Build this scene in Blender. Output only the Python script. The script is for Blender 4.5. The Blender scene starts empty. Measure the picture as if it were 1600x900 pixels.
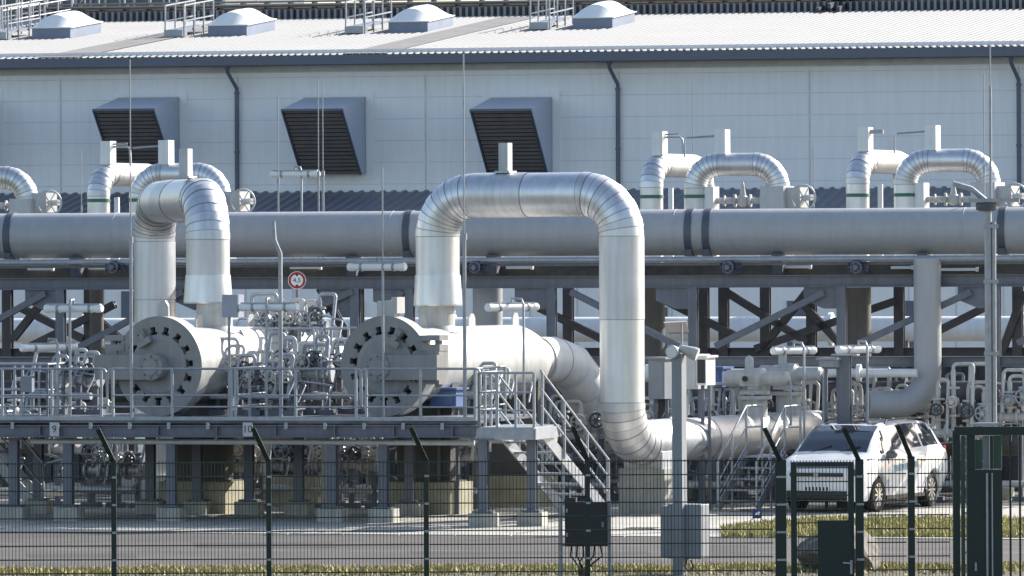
import bpy, math, random
from mathutils import Vector, Matrix
random.seed(7)
C = bpy.context.scene
COL = C.collection
R = math.radians
Vz = Vector((0, 0, 1))
# ------------------------------------------------------------------ camera and site frames
F, HZ, H, ROLL, K = 9600.0, 400.0, 4.8, R(0.265), 0.24
cr, sr = math.cos(ROLL), math.sin(ROLL)
TH = math.atan(K)
U = Vector((math.cos(TH), -math.sin(TH), 0))      # along the hall and the pipe rack
V = Vector((math.sin(TH), math.cos(TH), 0))       # away, square to the hall
A = Vector((0.46, 0.888, 0)).normalized()         # axis of the receivers and the stairs
AP = Vector((A.y, -A.x, 0))
X, Y_ = Vector((1, 0, 0)), Vector((0, 1, 0))

def ray(px, py):
    dx, dy = px - 800.0, HZ - py
    return Vector(((dx * cr + dy * sr) / F, 1.0, (-dx * sr + dy * cr) / F))
def P(px, py, Y):                                  # point of that pixel at depth Y
    r = ray(px, py); return Vector((r.x * Y, Y, H + r.z * Y))
def PD(px, py, D):                                 # point on the site plane (square to V) that meets X=0 at depth D
    r = ray(px, py); return P(px, py, D / (1 + K * r.x))
def PZ(px, py, z):
    r = ray(px, py); return P(px, py, (z - H) / r.z)
def G(px, py): return PZ(px, py, 0.0)
def at_z(p, z): return Vector((p.x, p.y, z))

# ------------------------------------------------------------------ mesh builder
class MB:
    def __init__(s): s.v, s.f, s.m, s.s = [], [], [], []
    def add(s, vs, fs, mi=0, smooth=False):
        o = len(s.v); s.v += [Vector(v) for v in vs]
        for f in fs: s.f.append(tuple(i + o for i in f)); s.m.append(mi); s.s.append(smooth)
        return s
    def hexa(s, a, mi=0):                          # 8 corners: bottom ring then top ring
        return s.add(a, [(3, 2, 1, 0), (4, 5, 6, 7), (0, 1, 5, 4), (1, 2, 6, 5), (2, 3, 7, 6), (3, 0, 4, 7)], mi)
    def box(s, c, sx, sy, sz, ax=None, ay=None, mi=0, az=None):   # c = centre
        ax = ax or U; ay = ay or V; az = az or Vz
        c = Vector(c); x, y, z = ax * sx / 2, ay * sy / 2, az * sz / 2
        return s.hexa([c - x - y - z, c + x - y - z, c + x + y - z, c - x + y - z,
                       c - x - y + z, c + x - y + z, c + x + y + z, c - x + y + z], mi)
    def bar(s, p, q, w, h=None, up=None, mi=0):
        p, q = Vector(p), Vector(q); h = h or w; d = (q - p); L = d.length; d.normalize()
        up = up or (Vz if abs(d.z) < 0.95 else V)
        sd = d.cross(up).normalized(); up2 = sd.cross(d)
        return s.box((p + q) / 2, L, w, h, d, sd, mi, up2)
    def ibeam(s, p, q, h, b, t=0.018, up=None, mi=0):
        p, q = Vector(p), Vector(q); d = (q - p).normalized()
        up = up or (Vz if abs(d.z) < 0.95 else V)
        sd = d.cross(up).normalized(); up2 = sd.cross(d)
        for o in (h / 2 - t / 2, -h / 2 + t / 2): s.bar(p + up2 * o, q + up2 * o, b, t, up2, mi)
        return s.bar(p, q, t, h - 2 * t, up2, mi)
    def ring(s, c, d, r, n, ref=None):
        d = Vector(d).normalized()
        ref = ref or (Vz if abs(d.z) < 0.9 else X)
        a = d.cross(ref).normalized(); b = a.cross(d)
        return [c + a * (r * math.cos(2 * math.pi * i / n)) + b * (r * math.sin(2 * math.pi * i / n)) for i in range(n)]
    def lathe(s, p, d, prof, n=24, mi=0, caps=True, sharp=True):  # prof [(dist, r)]
        p = Vector(p); d = Vector(d).normalized()
        for (a, ra), (b, rb) in zip(prof[:-1], prof[1:]):
            A0 = s.ring(p + d * a, d, max(ra, 1e-4), n); B0 = s.ring(p + d * b, d, max(rb, 1e-4), n)
            s.add(A0 + B0, [(i, (i + 1) % n, n + (i + 1) % n, n + i) for i in range(n)], mi, True)
        if caps:
            for (a, ra) in (prof[0], prof[-1]):
                if ra > 1e-3: s.add(s.ring(p + d * a, d, ra, n), [tuple(range(n))], mi)
        return s
    def cyl(s, p, q, r, r2=None, n=14, mi=0):
        p, q = Vector(p), Vector(q)
        return s.lathe(p, q - p, [(0, r), ((q - p).length, r if r2 is None else r2)], n, mi)
    def tube(s, pts, r, n=8, mi=0, closed=False):
        pts = [Vector(p) for p in pts]; N = len(pts); rings = []; ref = None
        for i in range(N):
            a = pts[i - 1] if (i > 0 or closed) else pts[i]; b = pts[(i + 1) % N] if (i < N - 1 or closed) else pts[i]
            t = (b - a).normalized()
            if ref is None: ref = Vz if abs(t.z) < 0.9 else X
            ref = (ref - t * ref.dot(t))
            if ref.length < 1e-4: ref = t.orthogonal()
            ref.normalize(); bn = t.cross(ref)
            rings.append([pts[i] + ref * (r * math.cos(2 * math.pi * k / n)) + bn * (r * math.sin(2 * math.pi * k / n)) for k in range(n)])
        vs = [v for rg in rings for v in rg]; fs = []
        for i in range(N if closed else N - 1):
            j = (i + 1) % N
            fs += [(i * n + k, i * n + (k + 1) % n, j * n + (k + 1) % n, j * n + k) for k in range(n)]
        s.add(vs, fs, mi, True)
        if not closed:
            s.add(rings[0], [tuple(range(n))], mi); s.add(rings[-1], [tuple(range(n))], mi)
        return s
    def torus(s, c, d, R_, r, n=24, m=8, mi=0):
        return s.tube(s.ring(Vector(c), d, R_, n), r, m, mi, True)
    def prism(s, pts, d, mi=0):                    # flat polygon pushed along d
        pts = [Vector(p) for p in pts]; n = len(pts); d = Vector(d)
        s.add(pts + [p + d for p in pts], [tuple(range(n)), tuple(range(2 * n - 1, n - 1, -1))] + [(i, (i + 1) % n, n + (i + 1) % n, n + i) for i in range(n)], mi)
        return s
    def ball(s, c, r, n=14, mi=0, sc=(1, 1, 1)):
        c = Vector(c); m = n // 2; vs = []; fs = []
        for i in range(m + 1):
            a = math.pi * i / m
            for k in range(n):
                b = 2 * math.pi * k / n
                vs.append(c + Vector((math.sin(a) * math.cos(b) * sc[0], math.sin(a) * math.sin(b) * sc[1], math.cos(a) * sc[2])) * r)
        for i in range(m):
            fs += [(i * n + k, (i + 1) * n + k, (i + 1) * n + (k + 1) % n, i * n + (k + 1) % n) for k in range(n)]
        return s.add(vs, fs, mi, True)
    def sheet(s, pts, mi=0): return s.add(pts, [tuple(range(len(pts)))], mi)
    def build(s, name, mats, parent=None, local=False, bevel=0, fix=True):
        me = bpy.data.meshes.new(name)
        off = Vector((0, 0, 0))
        if not local:
            p = parent
            while p is not None: off += p.location; p = p.parent
            if parent is None and s.v:             # a single-mesh thing sits at its own base
                lo = [min(v[i] for v in s.v) for i in range(3)]; hi = [max(v[i] for v in s.v) for i in range(3)]
                off = Vector(((lo[0] + hi[0]) / 2, (lo[1] + hi[1]) / 2, lo[2]))
        me.from_pydata([tuple(v - off) for v in s.v], [], s.f)
        mats = mats if isinstance(mats, (list, tuple)) else [mats]
        for m in mats: me.materials.append(m)
        me.polygons.foreach_set('material_index', s.m); me.polygons.foreach_set('use_smooth', s.s)
        if fix:
            import bmesh
            bm = bmesh.new(); bm.from_mesh(me); bmesh.ops.recalc_face_normals(bm, faces=bm.faces); bm.to_mesh(me); bm.free()
        me.update()
        o = bpy.data.objects.new(name, me); COL.objects.link(o)
        if parent is not None: o.parent = parent
        elif not local: o.location = off
        if bevel:
            b = o.modifiers.new('edge', 'BEVEL'); b.width = bevel; b.segments = 2; b.limit_method = 'ANGLE'
        return o

def tag(o, label=None, cat=None, group=None, kind=None):
    if label: o['label'] = label
    if cat: o['category'] = cat
    if group: o['group'] = group
    if kind: o['kind'] = kind
    return o
def thing(name, label, cat, loc, group=None):
    o = bpy.data.objects.new(name, None); COL.objects.link(o); o.empty_display_size = 0.3
    o.location = Vector(loc); return tag(o, label, cat, group)
def kids(o): return [c for c in bpy.data.objects if c.parent == o]
def copy_tree(o, loc=None, label=None, parent=None):
    c = o.copy(); COL.objects.link(c)
    if parent is not None: c.parent = parent
    if loc is not None: c.location = loc
    if label: c['label'] = label
    for k in kids(o): copy_tree(k, None, None, c)
    return c

# ------------------------------------------------------------------ materials
def mat(name, col, rough=0.6, metal=0.0, var=0.12, scale=3.0, bump=0.0, streak=0.0, spec=0.5, fine=0.0, coat=0.0):
    m = bpy.data.materials.new(name); m.use_nodes = True
    nt = m.node_tree; b = nt.nodes['Principled BSDF']
    b.inputs['Roughness'].default_value = rough; b.inputs['Metallic'].default_value = metal
    b.inputs['Specular IOR Level'].default_value = spec
    if coat: b.inputs['Coat Weight'].default_value = coat; b.inputs['Coat Roughness'].default_value = 0.05
    tc = nt.nodes.new('ShaderNodeTexCoord'); N = nt.nodes.new; L = nt.links.new
    n1 = N('ShaderNodeTexNoise'); n1.inputs['Scale'].default_value = scale; n1.inputs['Detail'].default_value = 8; n1.inputs['Roughness'].default_value = 0.65
    L(tc.outputs['Object'], n1.inputs['Vector'])
    r1 = N('ShaderNodeValToRGB'); r1.color_ramp.elements[0].position = 0.3; r1.color_ramp.elements[1].position = 0.7
    lo = [c * (1 - var) for c in col]; hi = [min(1, c * (1 + var)) for c in col]
    r1.color_ramp.elements[0].color = (*lo, 1); r1.color_ramp.elements[1].color = (*hi, 1)
    L(n1.outputs['Fac'], r1.inputs['Fac']); out = r1.outputs['Color']
    def mul(out, node_out, a, bnd):
        rr = N('ShaderNodeValToRGB'); rr.color_ramp.elements[0].position = bnd[0]; rr.color_ramp.elements[1].position = bnd[1]
        rr.color_ramp.elements[0].color = (1 - a, 1 - a, 1 - a * 1.05, 1); rr.color_ramp.elements[1].color = (1, 1, 1, 1)
        L(node_out, rr.inputs['Fac'])
        mx = N('ShaderNodeMix'); mx.data_type = 'RGBA'; mx.blend_type = 'MULTIPLY'; mx.inputs[0].default_value = 1
        L(out, mx.inputs[6]); L(rr.outputs['Color'], mx.inputs[7]); return mx.outputs[2]
    if streak:
        mp = N('ShaderNodeMapping'); mp.inputs['Scale'].default_value = (5, 5, 0.35); L(tc.outputs['Object'], mp.inputs['Vector'])
        n2 = N('ShaderNodeTexNoise'); n2.inputs['Scale'].default_value = 1.6; n2.inputs['Detail'].default_value = 6; L(mp.outputs['Vector'], n2.inputs['Vector'])
        out = mul(out, n2.outputs['Fac'], streak, (0.35, 0.6))
    if fine:
        n3 = N('ShaderNodeTexNoise'); n3.inputs['Scale'].default_value = 45; n3.inputs['Detail'].default_value = 3; L(tc.outputs['Object'], n3.inputs['Vector'])
        out = mul(out, n3.outputs['Fac'], fine, (0.35, 0.65))
    L(out, b.inputs['Base Color'])
    rm = N('ShaderNodeMapRange'); rm.inputs['To Min'].default_value = max(0.03, rough * 0.8); rm.inputs['To Max'].default_value = min(1, rough * 1.2)
    L(n1.outputs['Fac'], rm.inputs['Value']); L(rm.outputs['Result'], b.inputs['Roughness'])
    if bump:
        bp = N('ShaderNodeBump'); bp.inputs['Strength'].default_value = bump; bp.inputs['Distance'].default_value = 0.03
        L(n1.outputs['Fac'], bp.inputs['Height']); L(bp.outputs['Normal'], b.inputs['Normal'])
    return m
ALU_RND = random.Random(5)
ALU = mat('aluminium_cladding', (0.73, 0.735, 0.74), 0.40, 0.80, 0.05, 1.3, 0.32, 0.12)
ALU2 = mat('aluminium_cladding_dull', (0.66, 0.665, 0.675), 0.46, 0.78, 0.07, 1.1, 0.32, 0.16)
SEAM = mat('cladding_seam', (0.34, 0.35, 0.37), 0.5, 0.7, 0.1)
CREAM = mat('cream_paint', (0.54, 0.53, 0.50), 0.45, 0, 0.09, 1.6, 0.08, 0.2)
WHITE = mat('white_paint', (0.78, 0.78, 0.76), 0.4, 0, 0.05, 2.0, 0.04, 0.08)
PGREY = mat('grey_pipe_paint', (0.385, 0.39, 0.40), 0.45, 0, 0.045, 1.0, 0.03, 0.08)
LGREY = mat('light_grey_paint', (0.50, 0.51, 0.51), 0.42, 0, 0.07, 2.5, 0.03, 0.10)
DOORSH = mat('closure_shade_paint', (0.28, 0.275, 0.265), 0.45, 0, 0.08, 2.5, 0.03, 0.12)  # cream paint darkened to the tone it takes in shade
GALV = mat('galvanised_steel', (0.34, 0.36, 0.39), 0.45, 0.5, 0.14, 9.0, 0.0, 0.08)
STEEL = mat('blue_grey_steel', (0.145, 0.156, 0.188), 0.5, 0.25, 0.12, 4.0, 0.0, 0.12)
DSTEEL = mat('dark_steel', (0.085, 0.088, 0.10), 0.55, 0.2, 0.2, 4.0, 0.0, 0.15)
RUSTY = mat('brown_tray', (0.10, 0.09, 0.075), 0.7, 0.1, 0.3, 5.0)
BLACK = mat('black_plastic', (0.015, 0.015, 0.017), 0.45, 0, 0.2)
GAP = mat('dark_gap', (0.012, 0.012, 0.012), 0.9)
GREEN = mat('green_powder_coat', (0.006, 0.02, 0.0165), 0.5, 0.0, 0.12, 5.0)
LGREEN = mat('mid_green_panel', (0.025, 0.085, 0.06), 0.4, 0, 0.12)
GREENBAND = mat('green_tape', (0.045, 0.16, 0.11), 0.5)
CONC = mat('concrete', (0.46, 0.44, 0.39), 0.85, 0, 0.16, 3.0, 0.25, 0.18, fine=0.2)
YCONC = mat('yellowed_concrete', (0.48, 0.44, 0.32), 0.85, 0, 0.16, 3.0, 0.2, 0.15, fine=0.15)
PAD = mat('pale_concrete_paving', (0.46, 0.435, 0.385), 0.9, 0, 0.26, 0.7, 0.1, fine=0.28)
WSEAM = mat('weld_seam', (0.55, 0.54, 0.51), 0.5, 0, 0.05)
DARKBED = mat('dark_gravel_bed', (0.13, 0.122, 0.112), 0.95, 0, 0.3, 1.2, 0.2, fine=0.5)
ASPH = mat('worn_asphalt', (0.092, 0.080, 0.074), 0.9, 0, 0.28, 0.45, 0.1, fine=0.4)
GROUND = mat('yard_gravel', (0.085, 0.085, 0.05), 0.95, 0, 0.25, 0.8, 0.2, fine=0.4)
SOIL = mat('verge_soil', (0.12, 0.10, 0.055), 0.95, 0, 0.3, 2.0, 0.3, fine=0.4)
GRASSM = mat('dry_grass', (0.42, 0.375, 0.165), 0.8, 0, 0.6, 5.0, spec=0.2)
WALL = mat('sandwich_panel', (0.89, 0.875, 0.86), 0.5, 0.0, 0.03, 0.35, 0.02, 0.05)
JOINT = mat('panel_joint', (0.66, 0.65, 0.64), 0.6)
GUT = mat('anthracite_sheet', (0.12, 0.135, 0.175), 0.45, 0.2, 0.08)
LOUV = mat('louvre_dark', (0.16, 0.145, 0.14), 0.55, 0.1, 0.15)
HOOD = mat('hood_sheet', (0.44, 0.49, 0.57), 0.42, 0.15, 0.04, 2.0, 0.03)
ROOF = mat('trapezoid_roof', (0.33, 0.324, 0.32), 0.85, 0.0, 0.08, 0.4, 0.0, fine=0.10, spec=0.15)
ROOFG = mat('translucent_roof_strip', (0.25, 0.238, 0.228), 0.8, 0, 0.12, 1.0, spec=0.15)
ROOFD = mat('shadow_toned_roof_sheet', (0.16, 0.175, 0.21), 0.5, 0.15, 0.1, 1.0)  # sheet colour darkened for the hall's shadow on it
DOME = mat('skylight_dome', (0.82, 0.82, 0.80), 0.35, 0, 0.04)
CURB = mat('skylight_curb', (0.20, 0.235, 0.31), 0.5, 0.1)
CARW = mat('car_white', (0.70, 0.705, 0.72), 0.3, 0, 0.02, coat=0.6)
GLASS = mat('dark_glass', (0.018, 0.022, 0.028), 0.06, 0, 0.2, spec=0.8, coat=1.0)
RUBBER = mat('rubber', (0.02, 0.02, 0.02), 0.8)
RIM = mat('alloy', (0.62, 0.62, 0.63), 0.35, 0.7, 0.05)
LAMPW = mat('lamp_lens', (0.82, 0.82, 0.78), 0.3, 0, 0.04)
RED = mat('sign_red', (0.35, 0.02, 0.03), 0.4)
SIGNW = mat('sign_white', (0.78, 0.78, 0.76), 0.4, 0, 0.03)
BLUE = mat('sign_blue', (0.02, 0.035, 0.16), 0.4)
TBLUE = mat('tarp_blue', (0.10, 0.16, 0.33), 0.5, 0, 0.15)
LETTER = mat('car_lettering', (0.26, 0.42, 0.52), 0.4)
ROCK = mat('boulder', (0.175, 0.152, 0.128), 0.9, 0, 0.5, 4.0, 0.6, fine=0.4)
DGREY = mat('charcoal_cabinet', (0.022, 0.023, 0.026), 0.45, 0, 0.12)
CGREY = mat('grey_cabinet', (0.25, 0.27, 0.295), 0.5, 0, 0.06, 3.0, 0, 0.06)
BROWNW = mat('lamp_housing_tan', (0.42, 0.33, 0.27), 0.5)
OLIVE = mat('dull_brown_paint', (0.115, 0.11, 0.102), 0.6, 0, 0.15, 3.0, 0, 0.15)

# ------------------------------------------------------------------ pipes with clad sections
def centreline(path, bend, gores=9, step=1.15):
    path = [Vector(p) for p in path]; st = []      # stations (point, tangent)
    cur = path[0]
    def straight(a, b, t):
        L = (b - a).length; n = max(1, round(L / step))
        for i in range(n): st.append((a + (b - a) * (i / n), t))
    for i in range(1, len(path) - 1):
        d1 = (path[i] - path[i - 1]).normalized(); d2 = (path[i + 1] - path[i]).normalized()
        ang = d1.angle(d2); tl = bend * math.tan(ang / 2)
        a = path[i] - d1 * tl; b = path[i] + d2 * tl
        straight(cur, a, d1)
        nrm = (d2 - d1 * d1.dot(d2)).normalized(); c = a + nrm * bend
        g = max(2, round(gores * ang / (math.pi / 2)))
        for k in range(g):
            t = ang * k / g
            st.append((c - nrm * (bend * math.cos(t)) + d1 * (bend * math.sin(t)), d1 * math.cos(t) + nrm * math.sin(t)))
        cur = b; last = d2
    if len(path) == 2: last = (path[1] - path[0]).normalized()
    straight(cur, path[-1], last); st.append((path[-1], last))
    return st
def clad(mb, path, r, bend, gores=9, step=1.15, n=40, lip=0.008, seam=0.014):
    st = centreline(path, bend, gores, step)
    t0 = st[0][1]; ref = Vz if abs(t0.z) < 0.9 else V
    fr = []
    for p, t in st:
        ref = (ref - t * ref.dot(t)).normalized(); fr.append((p, t, ref.copy(), t.cross(ref)))
    def rg(f, rr, off):
        p, t, a, b = f
        return [p + t * off + a * (rr * math.cos(2 * math.pi * k / n)) + b * (rr * math.sin(2 * math.pi * k / n)) for k in range(n)]
    q = [(k, (k + 1) % n, n + (k + 1) % n, n + k) for k in range(n)]
    for i in range(len(fr) - 1):
        r1 = r + lip * (i % 2)
        mb.add(rg(fr[i], r1, seam if i else 0) + rg(fr[i + 1], r1, 0), q, 2 if ALU_RND.random() < .4 else 0, True)
        if i: mb.add(rg(fr[i], r + lip * 0.5, 0) + rg(fr[i], r + lip * 0.5, seam), q, 1, True)
    mb.add(rg(fr[0], r, 0), [tuple(range(n))], 0); mb.add(rg(fr[-1], r, 0), [tuple(range(n))], 0)
    return mb
def plain(mb, path, r, bend, n=24, mi=0):
    st = centreline(path, bend, 8, 4.0)
    return mb.tube([p for p, t in st], r, n, mi)
def flange(mb, p, d, r, t=0.06, mi=0, bolts=0):
    d = Vector(d).normalized(); mb.lathe(Vector(p) - d * t / 2, d, [(0, r), (t, r)], 24, mi)
def handwheel(mb, c, d, r, mi=0):
    d = Vector(d).normalized(); mb.torus(c, d, r, 0.022, 22, 6, mi)
    for q in mb.ring(Vector(c), d, r, 6)[:]: mb.bar(c, q, 0.022, mi=mi)
    mb.cyl(Vector(c) - d * 0.12, Vector(c) + d * 0.06, 0.05, n=10, mi=mi)
def text_mesh(mb, body, size, c, ax, ay, mi=0, off=None):
    cu = bpy.data.curves.new('lettering', 'FONT'); cu.body = body; cu.size = size; cu.align_x = 'CENTER'; cu.align_y = 'CENTER'; cu.resolution_u = 2
    o = bpy.data.objects.new('lettering', cu); COL.objects.link(o)
    bpy.context.view_layer.update()
    me = bpy.data.meshes.new_from_object(o)
    vs = [Vector(c) + ax * v.co.x + ay * v.co.y for v in me.vertices]
    mb.add(vs, [tuple(p.vertices) for p in me.polygons], mi)
    bpy.data.objects.remove(o); bpy.data.curves.remove(cu); bpy.data.meshes.remove(me)
def railing(pts, h=0.98, mids=(0.35, 0.62), spacing=1.0, r=0.022, ends=True):
    mb = MB(); pts = [Vector(p) for p in pts]
    for a, b in zip(pts[:-1], pts[1:]):
        L = (b - a).length; n = max(1, round(L / spacing))
        for i in range(n + 1):
            p = a + (b - a) * (i / n); mb.bar(p, p + Vz * h, r * 2, r * 2)
        for z in (h,) + tuple(mids):
            mb.tube([a + Vz * z, b + Vz * z], r * (1.0 if z == h else 0.75), 6)
    return mb
# ================================================================== GROUND
def S(u, v, z): return U * u + V * v + Vz * z
def PV(px, py, v):
    r = ray(px, py); return P(px, py, v / r.dot(V))
def structure(name, mb, m, stuff=False):
    o = mb.build(name, m); tag(o, kind='stuff' if stuff else 'structure'); return o
mb = MB(); mb.sheet([(-3000, -500, 0), (3000, -500, 0), (3000, 5000, 0), (-3000, 5000, 0)]); structure('ground', mb, GROUND)
def gl(px, py, ex=0): return G(px, py)
far_l, far_r = G(-1200, 823), G(2800, 853)
mb = MB(); mb.sheet([at_z(Vector((-45, 94.2, 0)), .004), at_z(Vector((45, 94.2, 0)), .004), at_z(far_r, .004), at_z(far_l, .004)]); structure('road', mb, ASPH)
# paving behind the road, as far as the rack and beyond
mb = MB(); d = (far_r - far_l).normalized(); n = Vector((-d.y, d.x, 0))
a0, a1 = far_l + n * .35, far_r + n * .35
mb.sheet([at_z(a0, .008), at_z(a1, .008), at_z(a1 + n * 13.2, .008), at_z(a0 + n * 13.2, .008)]); structure('paving', mb, PAD)
mb = MB(); mb.sheet([at_z(a0 + n * 13.2, .006), at_z(a1 + n * 13.2, .006), at_z(a1 + n * 60, .006), at_z(a0 + n * 60, .006)]); structure('gravel_bed', mb, DARKBED)
mb = MB()
L = (far_r - far_l).length; k = 0
while k < L:
    p = far_l + d * k + n * .175; mb.box(at_z(p + d * .49, -.03), .98, .3, .10, d, n); k += 1.0
structure('kerb', mb, PAD)
# grass: verge in front of the road, island beside the car
def grass(poly_fn, count, h0, h1, name, label):
    mb = MB()
    for i in range(count):
        p = poly_fn()
        hh = random.uniform(h0, h1); a = random.uniform(0, 6.28); w = random.uniform(.012, .03)
        dx = Vector((math.cos(a), math.sin(a), 0)); ln = Vector((random.gauss(0, .4), random.gauss(0, .4), 0)) * hh
        mb.add([p - dx * w, p + dx * w, p + ln + Vz * hh], [(0, 1, 2)])
    o = mb.build(name, GRASSM, fix=False); tag(o, label, 'grass', kind='stuff')
mb = MB(); mb.sheet([(-30, 84, .009), (30, 84, .009), (30, 94.5, .009), (-30, 94.5, .009)]); structure('verge', mb, SOIL)
def vpt():
    x = random.uniform(-9.5, 9.5); y = 94.75 - abs(random.gauss(0, 1.0)) - random.random() * .3 + .25 * math.sin(x * 2.1) * math.sin(x * .7)
    return Vector((x, y, .008))
grass(vpt, 15000, .02, .085, 'verge_grass', 'dry yellow green grass along the foot of the wire fence')
isl = [G(1128, 829), G(1160, 818), G(1260, 814), G(1700, 815), G(1700, 842), G(1130, 838)]
mb = MB(); mb.sheet([at_z(p, .014) for p in isl]); structure('grass_bed', mb, SOIL)
def ipt():
    while True:
        px, py = random.uniform(1128, 1690), random.uniform(814, 841)
        if px < 1260 and py < 829 - (px - 1128) * .11: continue
        if random.random() < .5 and math.sin(px * .05) + math.sin(px * .13 + py * .3) < -.6: continue
        return at_z(G(px, py), .012)
grass(ipt, 16000, .04, .15, 'island_grass', 'strip of sunlit yellow green grass in front of the parked car')

# joints, patches, a drain and worn spots in the ground
mb = MB(); k = 1.5
while k < L:
    p = far_l + d * k + n * .36; mb.sheet([at_z(p, .011), at_z(p + d * .025, .011), at_z(p + d * .025 + n * 13, .011), at_z(p + n * 13, .011)]); k += 3.2
for m_ in (3.4, 7.2): p = far_l + n * m_; q = far_r + n * m_; mb.sheet([at_z(p, .015), at_z(q, .015), at_z(q + n * .03, .015), at_z(p + n * .03, .015)])
structure('paving_joints', mb, DARKBED)
PATCH = mat('asphalt_patch', (0.062, 0.056, 0.053), .9, 0, .25, 1.5, fine=.4); PATCHL = mat('asphalt_worn_track', (0.118, 0.105, 0.097), .9, 0, .3, 1.0, fine=.4)
mb = MB()
for (a, b, c_, e) in ((300, 848, 520, 856), (640, 862, 1010, 866), (1060, 852, 1170, 872), (40, 866, 210, 872)):
    mb.sheet([at_z(G(a, c_ * 0 + b), .007), at_z(G(a + 8, e), .007), at_z(G(c_ + 6, e), .007), at_z(G(c_, b), .007)])
structure('road_patch', mb, PATCH)
mb = MB()
for y0, y1 in ((850.5, 853), (859, 862.5), (872, 875)):
    mb.sheet([at_z(G(-400, y0 - 3), .0055), at_z(G(-400, y1 - 3), .0055), at_z(G(2000, y1 + 5), .0055), at_z(G(2000, y0 + 5), .0055)])
structure('road_track', mb, PATCHL)
mb = MB(); p = G(985, 826)
for i in range(7): mb.box(at_z(p + d * .07 * i, .018), .035, .4, .012, d, n)
mb.box(at_z(p + d * .21, .011), .56, .5, .006, d, n); tag(mb.build('drain_grate', DSTEEL), 'small dark drain grate in the pale paving right of the stairs', 'drain')
# ================================================================== THE HALL
vf = 165 * math.cos(TH); ve = vf - .6
ze = PV(800, 83, ve).z; TP = .091
def roofpt(px, py, up=0.0):
    r = ray(px, py); return P(px, py, (ze + up - TP * ve - H) / (r.z - TP * r.dot(V)))
def rz(v): return ze + TP * (v - ve)
ul, ur = PV(-420, 300, vf).dot(U), PV(2050, 300, vf).dot(U)
uc = (ul + ur) / 2
hall = thing('industrial_hall', 'long grey clad hall with sloping white ribbed roof and slanted intake hoods', 'building', S(uc, vf, 0))
zt = PV(800, 97, vf).z
mb = MB()
vridge = ve + 19.0; vback = vridge + 20
mb.box(S(uc, vf + 1.0, (zt + .4) / 2), ur - ul, 2.0, zt + .4)
for uu in (ul + .15, ur - .15):                    # gable walls
    mb.prism([S(uu - .15, vf + 2, 0), S(uu - .15, vback, 0), S(uu - .15, vback, rz(vf) - .35), S(uu - .15, vridge, rz(vridge) - .35), S(uu - .15, vf + 2, rz(vf + 2) - .35)], U * .3)
mb.box(S(uc, vback, zt / 2), ur - ul - .7, .3, zt)
mb.build('wall', WALL, hall)
mb = MB()
zz = [PV(800, y, vf).z for y in (117, 150, 184, 218, 252, 286)]
jx = [PV(x, 200, vf).dot(U) for x in (-204, 95, 372, 665, 967, 1265, 1592, 1880)]
for a, b in zip([ul] + jx, jx + [ur]):
    for z in zz: mb.box(S((a + b) / 2, vf - .002, z), b - a - .1, .012, .016)
for u in jx: mb.box(S(u, vf - .003, (zt - .3) / 2), .045, .02, zt - .3)
mb.build('panel_joint', JOINT, hall)
mb = MB(); mb.box(S(uc, vf - .012, zt - .10), ur - ul, .03, .17); mb.box(S(uc, vf - .02, zt - .20), ur - ul, .05, .02, mi=1)
mb.build('fascia', [mat('fascia_sheet', (0.56, 0.56, 0.55), .5), JOINT], hall)
mb = MB(); mb.box(S(uc, ve - .05, ze - .115), ur - ul, .14, .25); mb.box(S(uc, ve + .33, ze - .235), ur - ul, .60, .03)
mb.box(S(uc, ve - .03, ze - .215), ur - ul, .10, .035)
mb.build('gutter', GUT, hall)
# ribbed roof sheet
mb = MB(); vs = []; pr = [(0, 0), (.07, 0), (.095, .04), (.16, .04), (.185, 0)]; u = ul - .3; prof = []
while u < ur + .3:
    prof += [(u + a, b) for a, b in pr]; u += .195
for (uu, h) in prof: vs += [S(uu, ve - .06, rz(ve - .06) + h), S(uu, vridge, rz(vridge) + h)]
n = len(prof); mb.add(vs, [(2 * i, 2 * i + 2, 2 * i + 3, 2 * i + 1) for i in range(n - 1)])
bk = [S(ul - .3, vridge, rz(vridge)), S(ur + .3, vridge, rz(vridge)), S(ur + .3, vback + .4, rz(ve)), S(ul - .3, vback + .4, rz(ve))]
mb.sheet(bk); mb.build('roof', ROOF, hall, fix=False)
# weathered translucent strips lying along the ribs
for (pa, pb) in ((70, 128), (520, 575)) :
    u0 = roofpt(pa, 90).dot(U); mb = MB(); w = 1.05; uu = u0
    while uu < u0 + w - .05:
        mb.hexa([S(uu, ve, rz(ve) + .042), S(uu + .17, ve, rz(ve) + .042), S(uu + .17, vridge - 1, rz(vridge - 1) + .042), S(uu, vridge - 1, rz(vridge - 1) + .042),
                 S(uu, ve, rz(ve) + .05), S(uu + .17, ve, rz(ve) + .05), S(uu + .17, vridge - 1, rz(vridge - 1) + .05), S(uu, vridge - 1, rz(vridge - 1) + .05)]); uu += .195
    mb.build('roof_light_strip', ROOFG, hall)
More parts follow.
